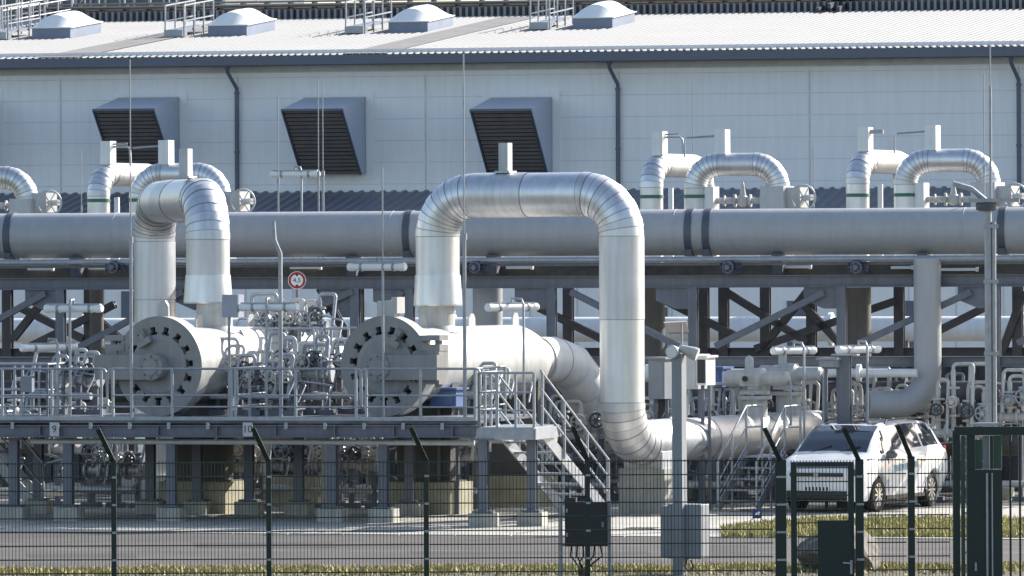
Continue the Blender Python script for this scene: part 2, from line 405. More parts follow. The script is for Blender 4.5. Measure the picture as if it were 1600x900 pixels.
# ridge ventilator: raised cap on short feet, a dark bar painting its inner shade
vr = roofpt(800, 26).dot(V)
mb = MB(); mb.box(S(uc, vr + 1.2, rz(vr + 1.2) + .36), ur - ul, 2.2, .05); mb.box(S(uc, vr + 2.2, rz(vr + 2.2) + .2), ur - ul, .06, .3)
u = ul
while u < ur: mb.box(S(u, vr + .2, rz(vr) + .16), .075, .12, .32); u += .195
u = ul
while u < ur: mb.box(S(u, vr + .75, rz(vr) + .17), .04, 1.2, .3); u += 1.56
mb.build('ridge_ventilator', ROOF, hall)
mb = MB(); mb.box(S(uc, vr + .45, rz(vr) + .17), ur - ul, .06, .28); mb.build('ridge_shade_bar', GUT, hall)
mb = MB(); mb.box(S(uc, vr + 1.6, rz(vr) + .62), ur - ul, .5, .04)
u = ul
while u < ur: mb.box(S(u, vr + 1.6, rz(vr) + .5), .08, .4, .22, mi=1); u += .75
mb.build('ridge_walkway', [ROOF, GUT], hall)
ua, ub = roofpt(-120, 10).dot(U), roofpt(372, 10).dot(U)
rl = railing([S(ua, vr + 1.9, rz(vr) + .62), S(ub, vr + 1.9, rz(vr) + .62)], 1.0, (.33, .66), .85, .024)
u = ua
while u < ub - .4: rl.bar(S(u, vr + 1.9, rz(vr) + .7), S(u + .85, vr + 1.9, rz(vr) + 1.5), .03); u += 1.7
rl.build('ridge_railing', GALV, hall)
ua2, ub2 = roofpt(372, 8).dot(U), roofpt(1000, 8).dot(U)
railing([S(ua2, vr + 1.95, rz(vr) + .62), S(ub2, vr + 1.95, rz(vr) + .62)], .5, (.25,), 1.4, .02).build('ridge_railing', GALV, hall)
# stairway with rails climbing the roof at the left
us = roofpt(5, 48).dot(U)
mb = MB(); v0 = roofpt(5, 55).dot(V)
for s_ in (0, .8):
    vv = v0
    while vv < vr + 1.6: mb.bar(S(us + s_, vv, rz(vv) + .05), S(us + s_, vv, rz(vv) + 1.05), .045); vv += 1.35
    for hh in (1.05, .72, .4): mb.tube([S(us + s_, v0, rz(v0) + hh), S(us + s_, vr + 1.7, rz(vr + 1.7) + hh)], .024, 6)
vv = v0
while vv < vr + 1.6: mb.box(S(us + .4, vv, rz(vv) + .16), .8, .3, .04); vv += .42
mb.build('roof_stair', GALV, hall)
# dark cable tray running up the roof at the right
mb = MB(); pa = roofpt(1282, 20); u0 = pa.dot(U); v0 = pa.dot(V) - .5
for du, hh in ((0, .1), (.35, .22), (.62, .12)): mb.bar(S(u0 + du, v0, rz(v0) + hh), S(u0 + du, vr + 2.4, rz(vr + 2.4) + hh + .1), .10, .14)
mb.build('cable_tray', DSTEEL, hall)
# skylights
def skylight(px, py):
    p = roofpt(px, py); u0, v0 = p.dot(U), p.dot(V)
    W, LN, ch, dh = 1.16, 3.0, .33, .38
    sk = MB(); sk.prism([S(u0, v0, rz(v0) - .02), S(u0, v0 + LN, rz(v0 + LN) - .02), S(u0, v0 + LN, rz(v0 + LN) + ch), S(u0, v0, rz(v0) + ch)], U * W)
    cb = sk.build('skylight_curb', CURB, hall)
    n = 12; secs = [(-.04, .02), (.38, .94), (1.2, 1.04), (2.2, 1.0), (LN + .05, .02)]; rows = []
    d_ = MB()
    for (dv, k) in secs:
        base = rz(v0 + dv) + ch + .005
        rows.append([S(u0 - .04 + (W + .08) * i / n, v0 + dv, base + dh * k * math.sin(math.pi * i / n) ** .8) for i in range(n + 1)])
    for a, b in zip(rows[:-1], rows[1:]):
        d_.add(a + b, [(i, i + 1, n + 2 + i, n + 1 + i) for i in range(n)], 0, True)
    d_.box(S(u0 + W / 2, v0 + LN / 2, rz(v0 + LN / 2) + ch + .01), W + .1, LN + .1, .03, U, (V + Vz * TP).normalized(), 0, (Vz - V * TP).normalized())
    d_.build('skylight_dome', DOME, cb, fix=False)
    # maintenance step and guard rail on its left
    m2 = MB(); ug = u0 - .85
    m2.box(S(ug, v0 + .9, rz(v0 + .9) + .22), .5, 2.6, .06, U, (V + Vz * TP).normalized())
    m2.box(S(ug, v0 - .4, rz(v0) + .1), .55, .5, .2)
    for s_ in (-.28, .28):
        for q in range(4): m2.bar(S(ug + s_, v0 - .5 + q, rz(v0 - .5 + q)), S(ug + s_, v0 - .5 + q, rz(v0 - .5 + q) + .95), .04)
        for hh in (.95, .5): m2.bar(S(ug + s_, v0 - .5, rz(v0 - .5) + hh), S(ug + s_, v0 + 2.5, rz(v0 + 2.5) + hh), .035)
    m2.build('skylight_guard', GALV, cb)
for (px, py) in ((50, 62), (325, 58), (607, 52.5), (895, 46.5)): skylight(px, py)
# intake hoods: box open below with a raked louvre
def hood(xr):
    bl, br = PV(xr - 95, 153, vf), PV(xr, 151.5, vf)
    u0, u1 = bl.dot(U), br.dot(U); zb = bl.z; vd, v2 = vf - 2.35, vf - .42
    zf = zb - .36; z0 = PV(xr - 40, 271, vf - .5).z
    hb = MB()
    a = [(u, v, z) for u in (u0, u1) for (v, z) in ((vf, zb), (vd, zf), (v2, z0), (vf, z0))]
    q = [S(*t) for t in a]
    hb.add(q, [(0, 1, 5, 4), (4, 5, 6, 7), (0, 3, 2, 1), (3, 7, 6, 2)], 0)
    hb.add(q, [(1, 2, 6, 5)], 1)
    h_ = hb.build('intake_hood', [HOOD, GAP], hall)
    lv = MB(); n = 17; dn = Vector(S(0, v2 - vd, z0 - zf)).normalized()
    out = U.cross(dn).normalized()
    if out.dot(V) > 0: out = -out
    Ln = (S(0, v2, z0) - S(0, vd, zf)).length
    for i in range(n):
        c = S((u0 + u1) / 2, vd, zf) + dn * (Ln * (i + .5) / n) + out * .02
        lv.box(c, u1 - u0 - .12, Ln / n * .62, .02, U, (dn + out * .35).normalized(), 0, U.cross((dn + out * .35).normalized()))
    lv.build('louvre', LOUV, h_)
    fr = MB()
    for u in (u0 + .025, u1 - .025): fr.bar(S(u, vd, zf) + out * .03, S(u, v2, z0) + out * .03, .05, .06)
    fr.bar(S(u0, vd, zf) + out * .03, S(u1, vd, zf) + out * .03, .06, .06)
    fr.build('hood_edge', GUT, h_)
    tr = MB(); w = .17; zl = z0 - .16
    for (ua, ub, za, zc) in ((u0 - w - .03, u0 - .03, zl, zb + w), (u1 + .03, u1 + w + .06, zl, zb + w), (u0 - .03, u1 + .03, zb + .02, zb + w), (u0 - .03, u1 + .03, zl, z0 - .02)):
        tr.box(S((ua + ub) / 2, vf - .015, (za + zc) / 2), ub - ua, .03, zc - za)
    tr.build('wall_trim', WALL, h_)
for xr in (-8, 280, 571, 862): hood(xr)
def downpipe(px):
    u = PV(px, 200, vf).dot(U); ug = u - .13
    mb = MB(); mb.lathe(S(ug, ve + .02, ze - .22), -Vz, [(0, .12), (.13, .055)], 12)
    mb.tube([S(ug, ve + .02, ze - .30), S(ug, ve + .05, ze - .42), S(u, vf - .12, ze - .85), S(u, vf - .12, ze - 1.0)], .052, 10)
    mb.tube([S(u, vf - .12, ze - .98), S(u, vf - .12, 4.5)], .058, 10)
    for z in (ze - 1.0, ze - 2.6, ze - 4.2): mb.lathe(S(u, vf - .12, z), Vz, [(0, .075), (.05, .075)], 10)
    mb.build('downpipe', GUT, hall)
for px in (372, 967, 1593): downpipe(px)

# ================================================================== LEAN-TO in front of the hall
va = vf - 6.6; zr = PV(800, 298.5, vf).z
anx = thing('lean_to_annex', 'low annex with shadow-toned ribbed lean-to roof along the foot of the grey hall', 'building', S(uc, va, 0))
mb = MB(); zl = zr - 1.15
pr = [(0, 0), (.10, 0), (.14, .05), (.22, .05), (.26, 0)]; prof = []; u = ul + 2
while u < ur - 2: prof += [(u + a, b) for a, b in pr]; u += .30
vs = []
for (uu, h) in prof: vs += [S(uu, va - .3, zl + h), S(uu, vf - .01, zr + h)]
n = len(prof); mb.add(vs, [(2 * i, 2 * i + 2, 2 * i + 3, 2 * i + 1) for i in range(n - 1)])
mb.build('roof', ROOFD, anx, fix=False)
mb = MB(); mb.box(S(uc, va + .1, (zl - .05) / 2), ur - ul - 5, .2, zl - .05); mb.build('wall', WALL, anx)
mb = MB()
for px in range(-60, 1700, 74): 
    q = PV(px, 470, va); mb.box(S(q.dot(U), va - .004, zl / 2), .04, .02, zl - .3)
mb.build('panel_joint', JOINT, anx)
for px, w, y0, y1 in ((190, 50, 455, 690), (530, 40, 470, 690), (1010, 34, 480, 690), (1230, 40, 470, 690), (1400, 40, 470, 690)):
    a, b = PV(px, y0, va), PV(px + w, y1, va)
    mb = MB(); mb.box(S((a.dot(U) + b.dot(U)) / 2, va - .02, (a.z + max(b.z, .1)) / 2), b.dot(U) - a.dot(U), .06, a.z - max(b.z, .1)); mb.build('door', GUT, anx)

# ================================================================== REAR HALL seen over the ridge
vh = vridge + 60
rh = thing('rear_hall', 'dark taller hall seen over the ridge at the top left', 'building', S(uc - 14, vh, 0))
e0, e1 = PV(-300, 0, vh).dot(U), PV(352, 0, vh).dot(U); zt2 = PV(100, -60, vh).z
mb = MB(); mb.box(S((e0 + e1) / 2, vh + 6, zt2 / 2), e1 - e0, 12, zt2); mb.build('wall', mat('dark_cladding', (0.11, 0.115, 0.12), .5, 0, .3, 1.5), rh)
mb = MB(); u = e0 + .4
while u < e1: mb.box(S(u, vh - .06, zt2 / 2), .1, .1, zt2); u += .62
mb.build('mullion', GALV, rh)
# ================================================================== PIPE RACK
FR = 122 * math.cos(TH); RR = FR + 4.2
def Q(px, py, v=FR): return PV(px, py, v)
def uf(px, v=FR): return PV(px, 450, v).dot(U)
zb1 = Q(800, 441).z; zb2 = Q(800, 565).z
rack = thing('pipe_rack', 'blue grey braced steel rack carrying the big horizontal grey pipe', 'pipe rack', S(uf(800), FR, 0))
ua_, ub_ = uf(-260), uf(1860)
FCOL = (-135, 95, 330, 555, 640, 862, 1083, 1315, 1556, 1760)
RCOL = (12, 140, 330, 560, 888, 1100, 1131, 1196, 1268, 1405, 1590)
mb = MB()
mb.ibeam(S(ua_, FR, zb1), S(ub_, FR, zb1), .24, .2); mb.build('upper_beam', STEEL, rack)
mb = MB(); mb.ibeam(S(ua_, FR, zb2), S(ub_, FR, zb2), .20, .2); mb.build('lower_beam', STEEL, rack)
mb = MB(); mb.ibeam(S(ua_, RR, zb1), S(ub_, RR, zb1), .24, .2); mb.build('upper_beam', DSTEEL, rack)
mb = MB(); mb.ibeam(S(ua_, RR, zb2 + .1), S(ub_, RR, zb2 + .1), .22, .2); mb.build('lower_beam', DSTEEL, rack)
mb = MB(); mb.box(S((ua_ + ub_) / 2, FR + .9, Q(800, 424).z), ub_ - ua_, .12, .26); mb.box(S((ua_ + ub_) / 2, FR + 2.9, Q(800, 424).z), ub_ - ua_, .8, .10)
mb.build('cable_tray', RUSTY, rack)
mb = MB(); mb.box(S((ua_ + ub_) / 2, FR - .12, Q(800, 413.5).z), ub_ - ua_, .1, .06); mb.build('side_rail', STEEL, rack)
for px in FCOL:
    u = uf(px); mb = MB(); mb.ibeam(S(u, FR, .25), S(u, FR, zb1 - .12), .18, .18, .02, V)
    c = mb.build('column', STEEL, rack)
    g = MB(); zt_ = zb1 - .12
    g.prism([S(u - .09, FR - .02, zt_), S(u - .75, FR - .02, zt_), S(u - .75, FR - .02, zt_ - .25), S(u - .35, FR - .02, zt_ - .42), S(u - .09, FR - .02, zt_ - .42)], V * .02)
    g.build('gusset_plate', STEEL, c)
    g = MB(); g.box(S(u, FR, .125), .6, .6, .25); g.build('plinth', CONC, c)
for px in RCOL:
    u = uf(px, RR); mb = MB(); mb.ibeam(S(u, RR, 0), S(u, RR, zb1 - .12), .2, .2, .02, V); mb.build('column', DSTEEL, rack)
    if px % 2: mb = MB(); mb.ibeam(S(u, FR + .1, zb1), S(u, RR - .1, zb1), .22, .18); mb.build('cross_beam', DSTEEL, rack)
def diag(a, b, v, m, w=.14):
    mb = MB(); p, q = PV(a[0], a[1], v), PV(b[0], b[1], v); mb.ibeam(p, q, w, w * .9, .016, V); mb.build('brace', m, rack)
for a, b in (((-90, 548), (72, 458)), ((112, 549), (287, 455)), ((345, 548), (552, 455)), ((600, 550), (628, 455)), ((892, 456), (1060, 541)), ((1118, 541), (1288, 457)), ((1344, 536), (1518, 456)), ((1590, 536), (1740, 456))):
    diag(a, b, FR - .06, STEEL)
for a, b in (((820, 470), (945, 532)), ((1004, 452), (1152, 526)), ((1134, 456), (1262, 535)), ((1190, 545), (1262, 455)), ((1180, 545), (1400, 470)), ((1250, 470), (1320, 545)), ((20, 530), (68, 470)), ((30, 480), (130, 530)), ((40, 545), (180, 475)), ((130, 480), (200, 540)), ((500, 450), (552, 540)), ((480, 500), (552, 458)), ((1440, 530), (1540, 480)), ((1566, 550), (1600, 455))):
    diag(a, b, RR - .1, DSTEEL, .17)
# the big grey header on the rack
vp = FR + .75; hp = PV(800, 364.5, vp); RP = .458; zp = hp.z
hdr = thing('header_pipe', 'large matt grey horizontal pipe with dark straps lying on the rack', 'pipe', S(uf(800), vp, zp - RP))
mb = MB(); u = ua_; 
while u < ub_: mb.lathe(S(u, vp, zp), U, [(0, RP), (.012, RP + .006), (.02, RP + .006), (.03, RP), (min(5.8, ub_ - u), RP)], 56); u += 5.8
mb.build('pipe_shell', PGREY, hdr)
for px in (642, 1081, 1109, 1569, 20):
    u = PV(px, 400, vp).dot(U); mb = MB(); mb.lathe(S(u - .07, vp, zp), U, [(0, RP + .002), (.001, RP + .022), (.139, RP + .022), (.14, RP + .002)], 48, caps=False)
    for s_ in (-1, 1): mb.box(S(u, vp + s_ * .3, zp - RP + .05), .14, .16, .14)
    mb.build('pipe_strap', mat('strap_blue', (.085, .092, .115), .5), hdr)
for i in range(9):
    u = ua_ + 2 + i * 2.9; mb = MB(); mb.prism([S(u, vp - .35, zp - RP + .03), S(u, vp + .35, zp - RP + .03), S(u, vp + .25, zb1 + .13), S(u, vp - .25, zb1 + .13)], U * .2); mb.build('pipe_shoe', STEEL, hdr)
mb = MB(); mb.tube([S(ua_, FR - .3, Q(800, 406.5).z), S(ub_, FR - .3, Q(800, 406.5).z)], .055, 12)
tag(mb.build('small_pipe', GALV), 'thin bright pipe running along the underside of the big grey pipe', 'pipe')
for px, lb in ((180, 'left of the left tall loop'), (745, 'under the right loop'), (1140, 'right of the paired straps'), (1340, 'above the rack bracing at right')):
    t = thing('drain_valve', 'small dark blue drain valve under the big grey pipe, ' + lb, 'valve', S(uf(px), FR - .4, zb1 + .12), 'drain valves under the big grey pipe')
    c = Q(px, 418, FR - .3); mb = MB(); mb.cyl(c - Vz * .14, c + Vz * .14, .06); mb.cyl(c - U * .2, c + U * .2, .05); mb.box(c, .18, .16, .14)
    for s_ in (-1, 1): flange(mb, c + U * .17 * s_, U, .09, .03); flange(mb, c + Vz * .12 * s_, Vz, .09, .03)
    mb.build('valve_body', mat('valve_blue', (.05, .06, .11), .45), t)
    w = MB(); handwheel(w, c - V * .2, V, .10); w.build('handwheel', STEEL, t)
# vertical risers under the rack
def riser(px, w, y0, y1, v, m, label, elbow=None):
    p, q = PV(px, y0, v), PV(px, y1, v); r = w / 2 / (F / q.y)
    mb = MB()
    if elbow is None: mb.cyl(at_z(q, max(q.z, 0)), at_z(q, p.z), r, n=30); flange(mb, at_z(q, q.z + .9), Vz, r + .12, .09)
    else: plain(mb, [at_z(q, p.z), at_z(q, q.z + .3), at_z(q, q.z + .3) + elbow], r, r * 2.3, 30)
    tag(mb.build('riser_pipe', m), label, 'pipe')
riser(763, 47, 449, 700, FR + .9, PGREY, 'thick grey vertical pipe behind the white receiver barrel')
riser(1022, 36, 449, 690, FR + 2.2, OLIVE, 'dark brown vertical pipe just right of the tall loop leg')
riser(1343, 38, 449, 690, FR + 2.6, OLIVE, 'dark brown vertical pipe behind the bracing above the white car')
riser(1450, 43, 404, 655, FR - .25, PGREY, 'grey vertical pipe with a bottom elbow behind the rear of the white car', -U * 1.1 - V * .5)
riser(152, 22, 449, 700, FR + 2.2, OLIVE, 'slim brown vertical pipe behind the rack at far left')

# ================================================================== INSULATED LOOPS
def along(p, d, px):                              # walk from p along d until that pixel column
    lo, hi = -30.0, 30.0
    f = lambda t: (lambda q: 800 + F * (cr * q.x - sr * (q.z - H)) / q.y)(p + d * t) - px
    s0 = f(lo) > 0
    for _ in range(60):
        m_ = (lo + hi) / 2
        if (f(m_) > 0) == s0: lo = m_
        else: hi = m_
    return p + d * lo
RL = .412
def loop_top(mb, p, hgt, w=.19):
    mb.box(p + Vz * (hgt / 2 - .02), w, w, hgt, AP, A); mb.box(p + Vz * .02, w + .12, w + .12, .04, AP, A)
# right loop
b0 = P(684, 432, 115); z_top = P(684, 306, 115).z; c1 = at_z(b0, z_top); c2 = along(c1, AP, 971)
zlow = P(1030, 693, 113.4).z; c3 = at_z(c2, zlow); c4 = c3 + A * 8.6
lp2 = thing('insulated_pipe_loop', 'tall silver clad pipe loop at centre running down and back towards the white car', 'pipe', at_z(c2, 0))
mb = MB(); clad(mb, [b0, c1, c2, c3, c4], RL, .77, 10, 1.25); mb.build('cladding', [ALU, SEAM, ALU2], lp2)
zc = P(684, 478, 115).z
mb = MB(); mb.lathe(at_z(b0, zc), Vz, [(0, .455), (.03, .46), (b0.z - zc + .03, RL + .014)], 40); mb.build('reducer_skirt', ALU, lp2)
mb = MB(); loop_top(mb, along(c1, AP, 790) + Vz * RL, .58); mb.build('vent_box', LGREY, lp2)
mb = MB(); pc = along(c3, A, 1016); mb.box(at_z(pc, .42), .95, .75, .84, AP, A); pl = mb.build('support_block', CONC, lp2)
mb = MB(); mb.box(at_z(pc, .84 + (zlow - RL - .84) / 2 + .12), .8, .6, zlow - RL - .84 + .24, AP, A); mb.build('support_saddle', LGREY, pl)
# left loop
d0 = P(325, 432, 115.9); z_t1 = P(325, 311, 115.9).z; e1 = at_z(d0, z_t1); e2 = at_z(P(241, 311, 122.2), z_t1)
lp1 = thing('insulated_pipe_loop', 'tall silver clad pipe loop at left turning back above the left round closure', 'pipe', at_z(e2, 0))
mb = MB(); clad(mb, [d0, e1, e2, at_z(e2, .5)], RL, .77, 10, 1.25); mb.build('cladding', [ALU, SEAM, ALU2], lp1)
zc1 = P(325, 474, 115.9).z
mb = MB(); mb.lathe(at_z(d0, zc1), Vz, [(0, .46), (.03, .465), (d0.z - zc1 + .03, RL + .014)], 40); mb.build('reducer_skirt', ALU, lp1)
mb = MB(); loop_top(mb, e1 + (e2 - e1) * .16 + Vz * RL - AP * .28, .58); mb.build('vent_box', LGREY, lp1)
mb = MB(); mb.box(at_z(e2, .25), 1.1, 1.1, .5); mb.build('support_block', CONC, lp1)

# ================================================================== RECEIVERS with round closures
def receiver(cx, cy, Y0, arm, label, tnoz, noz_top, pipe_end):
    c = P(cx, cy, Y0); z = c.z
    t_ = thing('pig_receiver', label, 'pressure vessel', at_z(c, 0))
    at = lambda t, a=0.0, h=0.0: c + A * t + AP * a + Vz * h
    mb = MB(); mb.lathe(at(0), A, [(.34, .84), (.44, .74), (.52, .70), (5.15, .70), (5.33, .66), (5.55, .60), (5.77, .5), (5.9, .45), (6.1, .44)], 56)
    flange(mb, at(6.1), A, .47, .05)
    body = mb.build('barrel', CREAM, t_)
    for t in (1.45, 3.4, 5.2):
        mb = MB(); q = at(t, 0, .68); mb.prism([q - A * .13, q + A * .13, q + A * .12 + Vz * .17, q + A * .06 + Vz * .25, q - A * .06 + Vz * .25, q - A * .12 + Vz * .17], AP * .04); mb.build('lifting_lug', CREAM, body)
    # toothed locking ring: outer band plus notched bore
    N = 120; Ro, Ri, Rn = .926, .635, .735
    def bore(i):
        a = i % 8; return Rn if a in (0, 1, 2) else Ri
    mb = MB(); fo, fi, bo, bi = [], [], [], []
    vs = []; fs = []
    for i in range(N):
        for j, (ra, rb) in enumerate(((Ro, bore(i)),)):
            a0, a1 = 2 * math.pi * i / N, 2 * math.pi * (i + 1) / N
            def pt(r, a, t): return at(t, r * math.cos(a), r * math.sin(a))
            k = len(vs)
            vs += [pt(Ro, a0, 0), pt(Ro, a1, 0), pt(rb, a1, 0), pt(rb, a0, 0), pt(Ro, a0, .34), pt(Ro, a1, .34), pt(rb, a1, .34), pt(rb, a0, .34)]
            fs += [(k, k + 1, k + 2, k + 3), (k + 3, k + 2, k + 6, k + 7)]
            if bore(i) != bore(i + 1):
                rc = bore(i + 1); m_ = len(vs); vs += [pt(rb, a1, 0), pt(rc, a1, 0), pt(rc, a1, .34), pt(rb, a1, .34)]; fs.append((m_, m_ + 1, m_ + 2, m_ + 3))
    mb.add(vs, fs); mb.lathe(at(0), A, [(0, Ro), (.32, Ro), (.36, Ro - .03)], 64, 1, caps=False)
    ring = mb.build('locking_ring', [DOORSH, CREAM], t_, fix=False)  # lit rim cream, face in the shade tone of that paint
    mb = MB(); mb.lathe(at(.13), A, [(0, .86), (.02, .86)], 48); mb.build('recess_shade', GAP, ring)  # near-black disc supplies the shade inside the notches
    mb = MB(); mb.lathe(at(-.03), A, [(0, .50), (.03, .585), (.14, .60)], 64)
    for i in range(15):
        a = 2 * math.pi * (i * 8 + 5.5) / N
        mb.box(at(.05, .60 * math.cos(a), .60 * math.sin(a)), .12, .10, .09, AP * math.cos(a) + Vz * math.sin(a), Vz * math.cos(a) - AP * math.sin(a), 0, A)
    door = mb.build('door', DOORSH, t_)
    s_ = arm
    mb = MB(); mb.box(at(-.16, s_ * .62, -.02), 1.22, .20, .46, AP, A); mb.cyl(at(-.30, 0, -.01), at(-.02, 0, -.01), .25, n=32)
    mb.build('hinge_arm', DOORSH, door)
    mb = MB(); mb.cyl(at(-.325, 0, -.01), at(-.30, 0, -.01), .16, n=24)
    for p in mb.ring(at(-.31, 0, -.01), A, .2, 8): mb.cyl(p - A * .03, p + A * .02, .022, n=8)
    mb.build('hub_bolts', DOORSH, door)
    mb = MB(); a = R(118) if s_ < 0 else R(62)
    rd = AP * math.cos(a) + Vz * math.sin(a); q = at(-.05) + rd * .60
    mb.box(q, .32, .12, .10, rd, rd.cross(A), 0, A); mb.box(q - rd * .10 - A * .08, .12, .30, .07, rd, rd.cross(A), 0, A); mb.cyl(q - A * .12, q + A * .02, .06)
    mb.build('locking_latch', DOORSH, door)
    mb = MB(); mb.box(at(.15, s_ * 1.02, -.02), .26, .36, .62, AP, A); mb.box(at(.15, s_ * .95, .34), .42, .34, .12, AP, A); mb.box(at(.15, s_ * .95, .52), .42, .34, .10, AP, A)
    mb.cyl(at(.15, s_ * 1.05, -.4), at(.15, s_ * 1.05, .56), .07)
    mb.build('hinge_block', DOORSH, t_)
    mb = MB(); q = at(.16, 0, .92)
    if s_ > 0:
        mb.box(at(.16, -.02, 1.02), .36, .16, .36, AP, A); mb.box(at(.2, .18, 1.12), .12, .3, .3, AP, A)
    mb.prism([q - AP * .12, q + AP * .12, q + AP * .11 + Vz * .2, q + AP * .05 + Vz * .29, q - AP * .05 + Vz * .29, q - AP * .11 + Vz * .2], A * .05)
    mb.build('ring_lug', CREAM, ring)
    mb = MB(); n0 = at(tnoz); mb.cyl(at_z(n0, z + .45), at_z(n0, noz_top), .34, n=40); mb.lathe(at_z(n0, z + .60), Vz, [(0, .42), (.12, .345)], 40); flange(mb, at_z(n0, z + .98), Vz, .36, .03)
    mb.build('nozzle', CREAM, body)
    for t in (1.5, 5.0):
        mb = MB(); mb.prism([at(t, -.62, -.25), at(t, -.55, -z + .62), at(t, .55, -z + .62), at(t, .62, -.25), at(t, .35, -.62), at(t, -.35, -.62)], A * .28)
        mb.box(at(t + .14, 0, -z + .61), 1.3, .7, .04, AP, A)
        sd_ = mb.build('saddle', OLIVE, t_)
        mb = MB(); mb.box(at(t + .14, 0, (-z + .6 - z) / 2), 1.45, .9, .6, AP, A); mb.build('plinth', YCONC, sd_)
    # pipework under the barrel
    mb = MB(); plain(mb, [at(2.6, .2, -.6), at(2.6, .2, -1.4), at(2.6, 2.2, -1.4)], .09, .2, 12); flange(mb, at(2.6, .2, -1.0), Vz, .16, .05); mb.build('drain_pipe', CREAM, t_); mb = MB(); plain(mb, [at(4.0, 0, -.6), at(4.0, 0, -1.7)], .11, .2, 12)
    mb.build('drain_pipe', CREAM, t_)
    if pipe_end:
        mb = MB(); d1 = (A * .9 + AP * .12 - Vz * 1.0).normalized()
        clad(mb, [at(6.1), at(7.6), at(7.6) + d1 * 3.4], .45, 1.75, 4, 1.3, 40); mb.build('outlet_pipe', [WHITE, WSEAM, WHITE], t_)
    else:
        mb = MB(); clad(mb, [at(6.1), at(10.5)], .43, 1.0); mb.build('outlet_pipe', [WHITE, WSEAM, WHITE], t_)
    return t_
p2 = P(601, 572, 113.2); p1 = P(248, 572, 114)
tn2 = (b0 - p2).dot(A); tn1 = (d0 - p1).dot(A)
receiver(601, 572, 113.2, 1, 'cream receiver vessel at centre with shade-grey round toothed door hinged on the right', tn2, zc + .02, True)
receiver(248, 572, 114, -1, 'cream receiver vessel at left with shade-grey round toothed door hinged on the left', tn1, zc1 + .02, False)

# ================================================================== SERVICE PLATFORM
DV = 110 * math.cos(TH); zd = PV(600, 657, DV).z
plat = thing('service_platform', 'raised steel service platform with railings, landing and stairs in front of the two round closures', 'platform', S(PV(400, 600, DV).dot(U), DV, 0))
up = lambda px, v=DV: PV(px, 650, v).dot(U)
u0, u1 = up(-160), up(744)
mb = MB(); mb.box(S((u0 + u1) / 2, DV + 2.4, zd - .03), u1 - u0, 4.6, .06)
mb.build('deck', STEEL, plat)
mb = MB()
mb.ibeam(S(u0, DV + .02, zd - .21), S(u1, DV + .02, zd - .19), .22, .16); mb.ibeam(S(u0, DV + 3.2, zd - .21), S(u1, DV + 3.2, zd - .21), .28, .16)
for px in range(-120, 744, 92): 
    u = up(px); mb.ibeam(S(u, DV + .1, zd - .2), S(u, DV + 4.6, zd - .2), .2, .12); mb.box(S(u, DV - .03, zd - .19), .02, .10, .17)
mb.build('edge_beam', STEEL, plat)
mb = MB(); mb.box(S((u0 + u1) / 2, DV - .03, zd + .03), u1 - u0, .012, .07)
for px in range(-100, 740, 61): mb.box(S(up(px), DV - .10, zd - .10), .06, .02, .12)
mb.build('toe_board', GALV, plat)
mb = MB(); zc_ = PV(600, 692, DV).z; mb.tube([S(up(40), DV + .3, zc_), S(up(735), DV + .3, zc_)], .05, 10)
for px in (110, 240, 330, 470, 560, 640): mb.bar(S(up(px), DV + .3, zc_ - .02), S(up(px), DV + .3, zd - .3), .04)
mb.build('conduit', LGREY, plat)
def pcolumn(px, v, zt, w=.165):
    u = up(px, v); mb = MB(); mb.ibeam(S(u, v, .26), S(u, v, zt), w, w, .018, V); mb.box(S(u, v, .275), .34, .34, .03); mb.box(S(u, v, zt - .015), .42, .26, .03)
    c = mb.build('column', STEEL, plat); m2 = MB(); m2.box(S(u, v, .125), .46, .46, .25); m2.build('plinth', CONC, c)
for px in (22, 107, 268, 519, 599): pcolumn(px, DV + .35, zd - .35)
for px in (60, 235, 308, 389, 467, 640): pcolumn(px, DV + 3.2, zd - .35)
segs = ((-150, 158), (176, 362), (368, 556), (572, 742))
for a, b in segs:
    r_ = railing([S(up(a), DV + .02, zd), S(up(b), DV + .02, zd)], .93, (.24, .45), .92)
    for e, s_ in ((a, -1), (b, 1)):              # rounded hoops that close each section
        if e in (-150,): continue
        q = S(up(e), DV + .02, zd); r_.tube([q + Vz * .93, q + U * .06 * s_ + Vz * .92, q + U * .10 * s_ + Vz * .86, q + U * .11 * s_ + Vz * .45, q + U * .10 * s_ + Vz * .27, q + U * .05 * s_ + Vz * .24, q + Vz * .24], .02, 6)
    r_.build('railing', GALV, plat)
# return rails running back between the closures
for px in (362, 742):
    q = S(up(px), DV + .1, zd); r_ = railing([q, q + V * 2.2], .93, (.24, .45), 1.1); r_.build('railing', GALV, plat)
# landing and stairs at the right end
VL = DV - 1.35; ula, ulb = PV(748, 668, VL).dot(U), PV(834, 668, VL).dot(U); zl_ = zd - .08
mb = MB(); mb.box(S((ula + ulb) / 2, VL + 1.0, zl_ - .03), ulb - ula, 2.0, .06)
mb.bar(S(ula, VL, zl_ - .12), S(ulb, VL, zl_ - .12), .07, .2); mb.bar(S(ulb, VL, zl_ - .12), S(ulb, VL + 2, zl_ - .12), .07, .2); mb.bar(S(ula, VL, zl_ - .12), S(ula, VL + 2, zl_ - .12), .07, .2)
mb.build('landing', GALV, plat)
pcolumn(755, VL + .05, zl_ - .2); pcolumn(831, VL + .6, zl_ - .2)
railing([S(ula, VL + .03, zl_), S(ulb, VL + .03, zl_)], .96, (.3, .62), .4).build('railing', GALV, plat)
railing([S(ula, VL + .03, zl_), S(ula, DV, zl_)], .96, (.3, .62), .5).build('railing', GALV, plat)
s0 = P(843, 676, 109.6); s0 = at_z(s0, zl_); W_ = .86; run = 2.7
st = MB(); tr_ = MB()
for off in (0, -W_):
    a = s0 + AP * off; b = at_z(a + A * run, .12)
    st.bar(a - Vz * .05, b, .03, .22)
n = 9
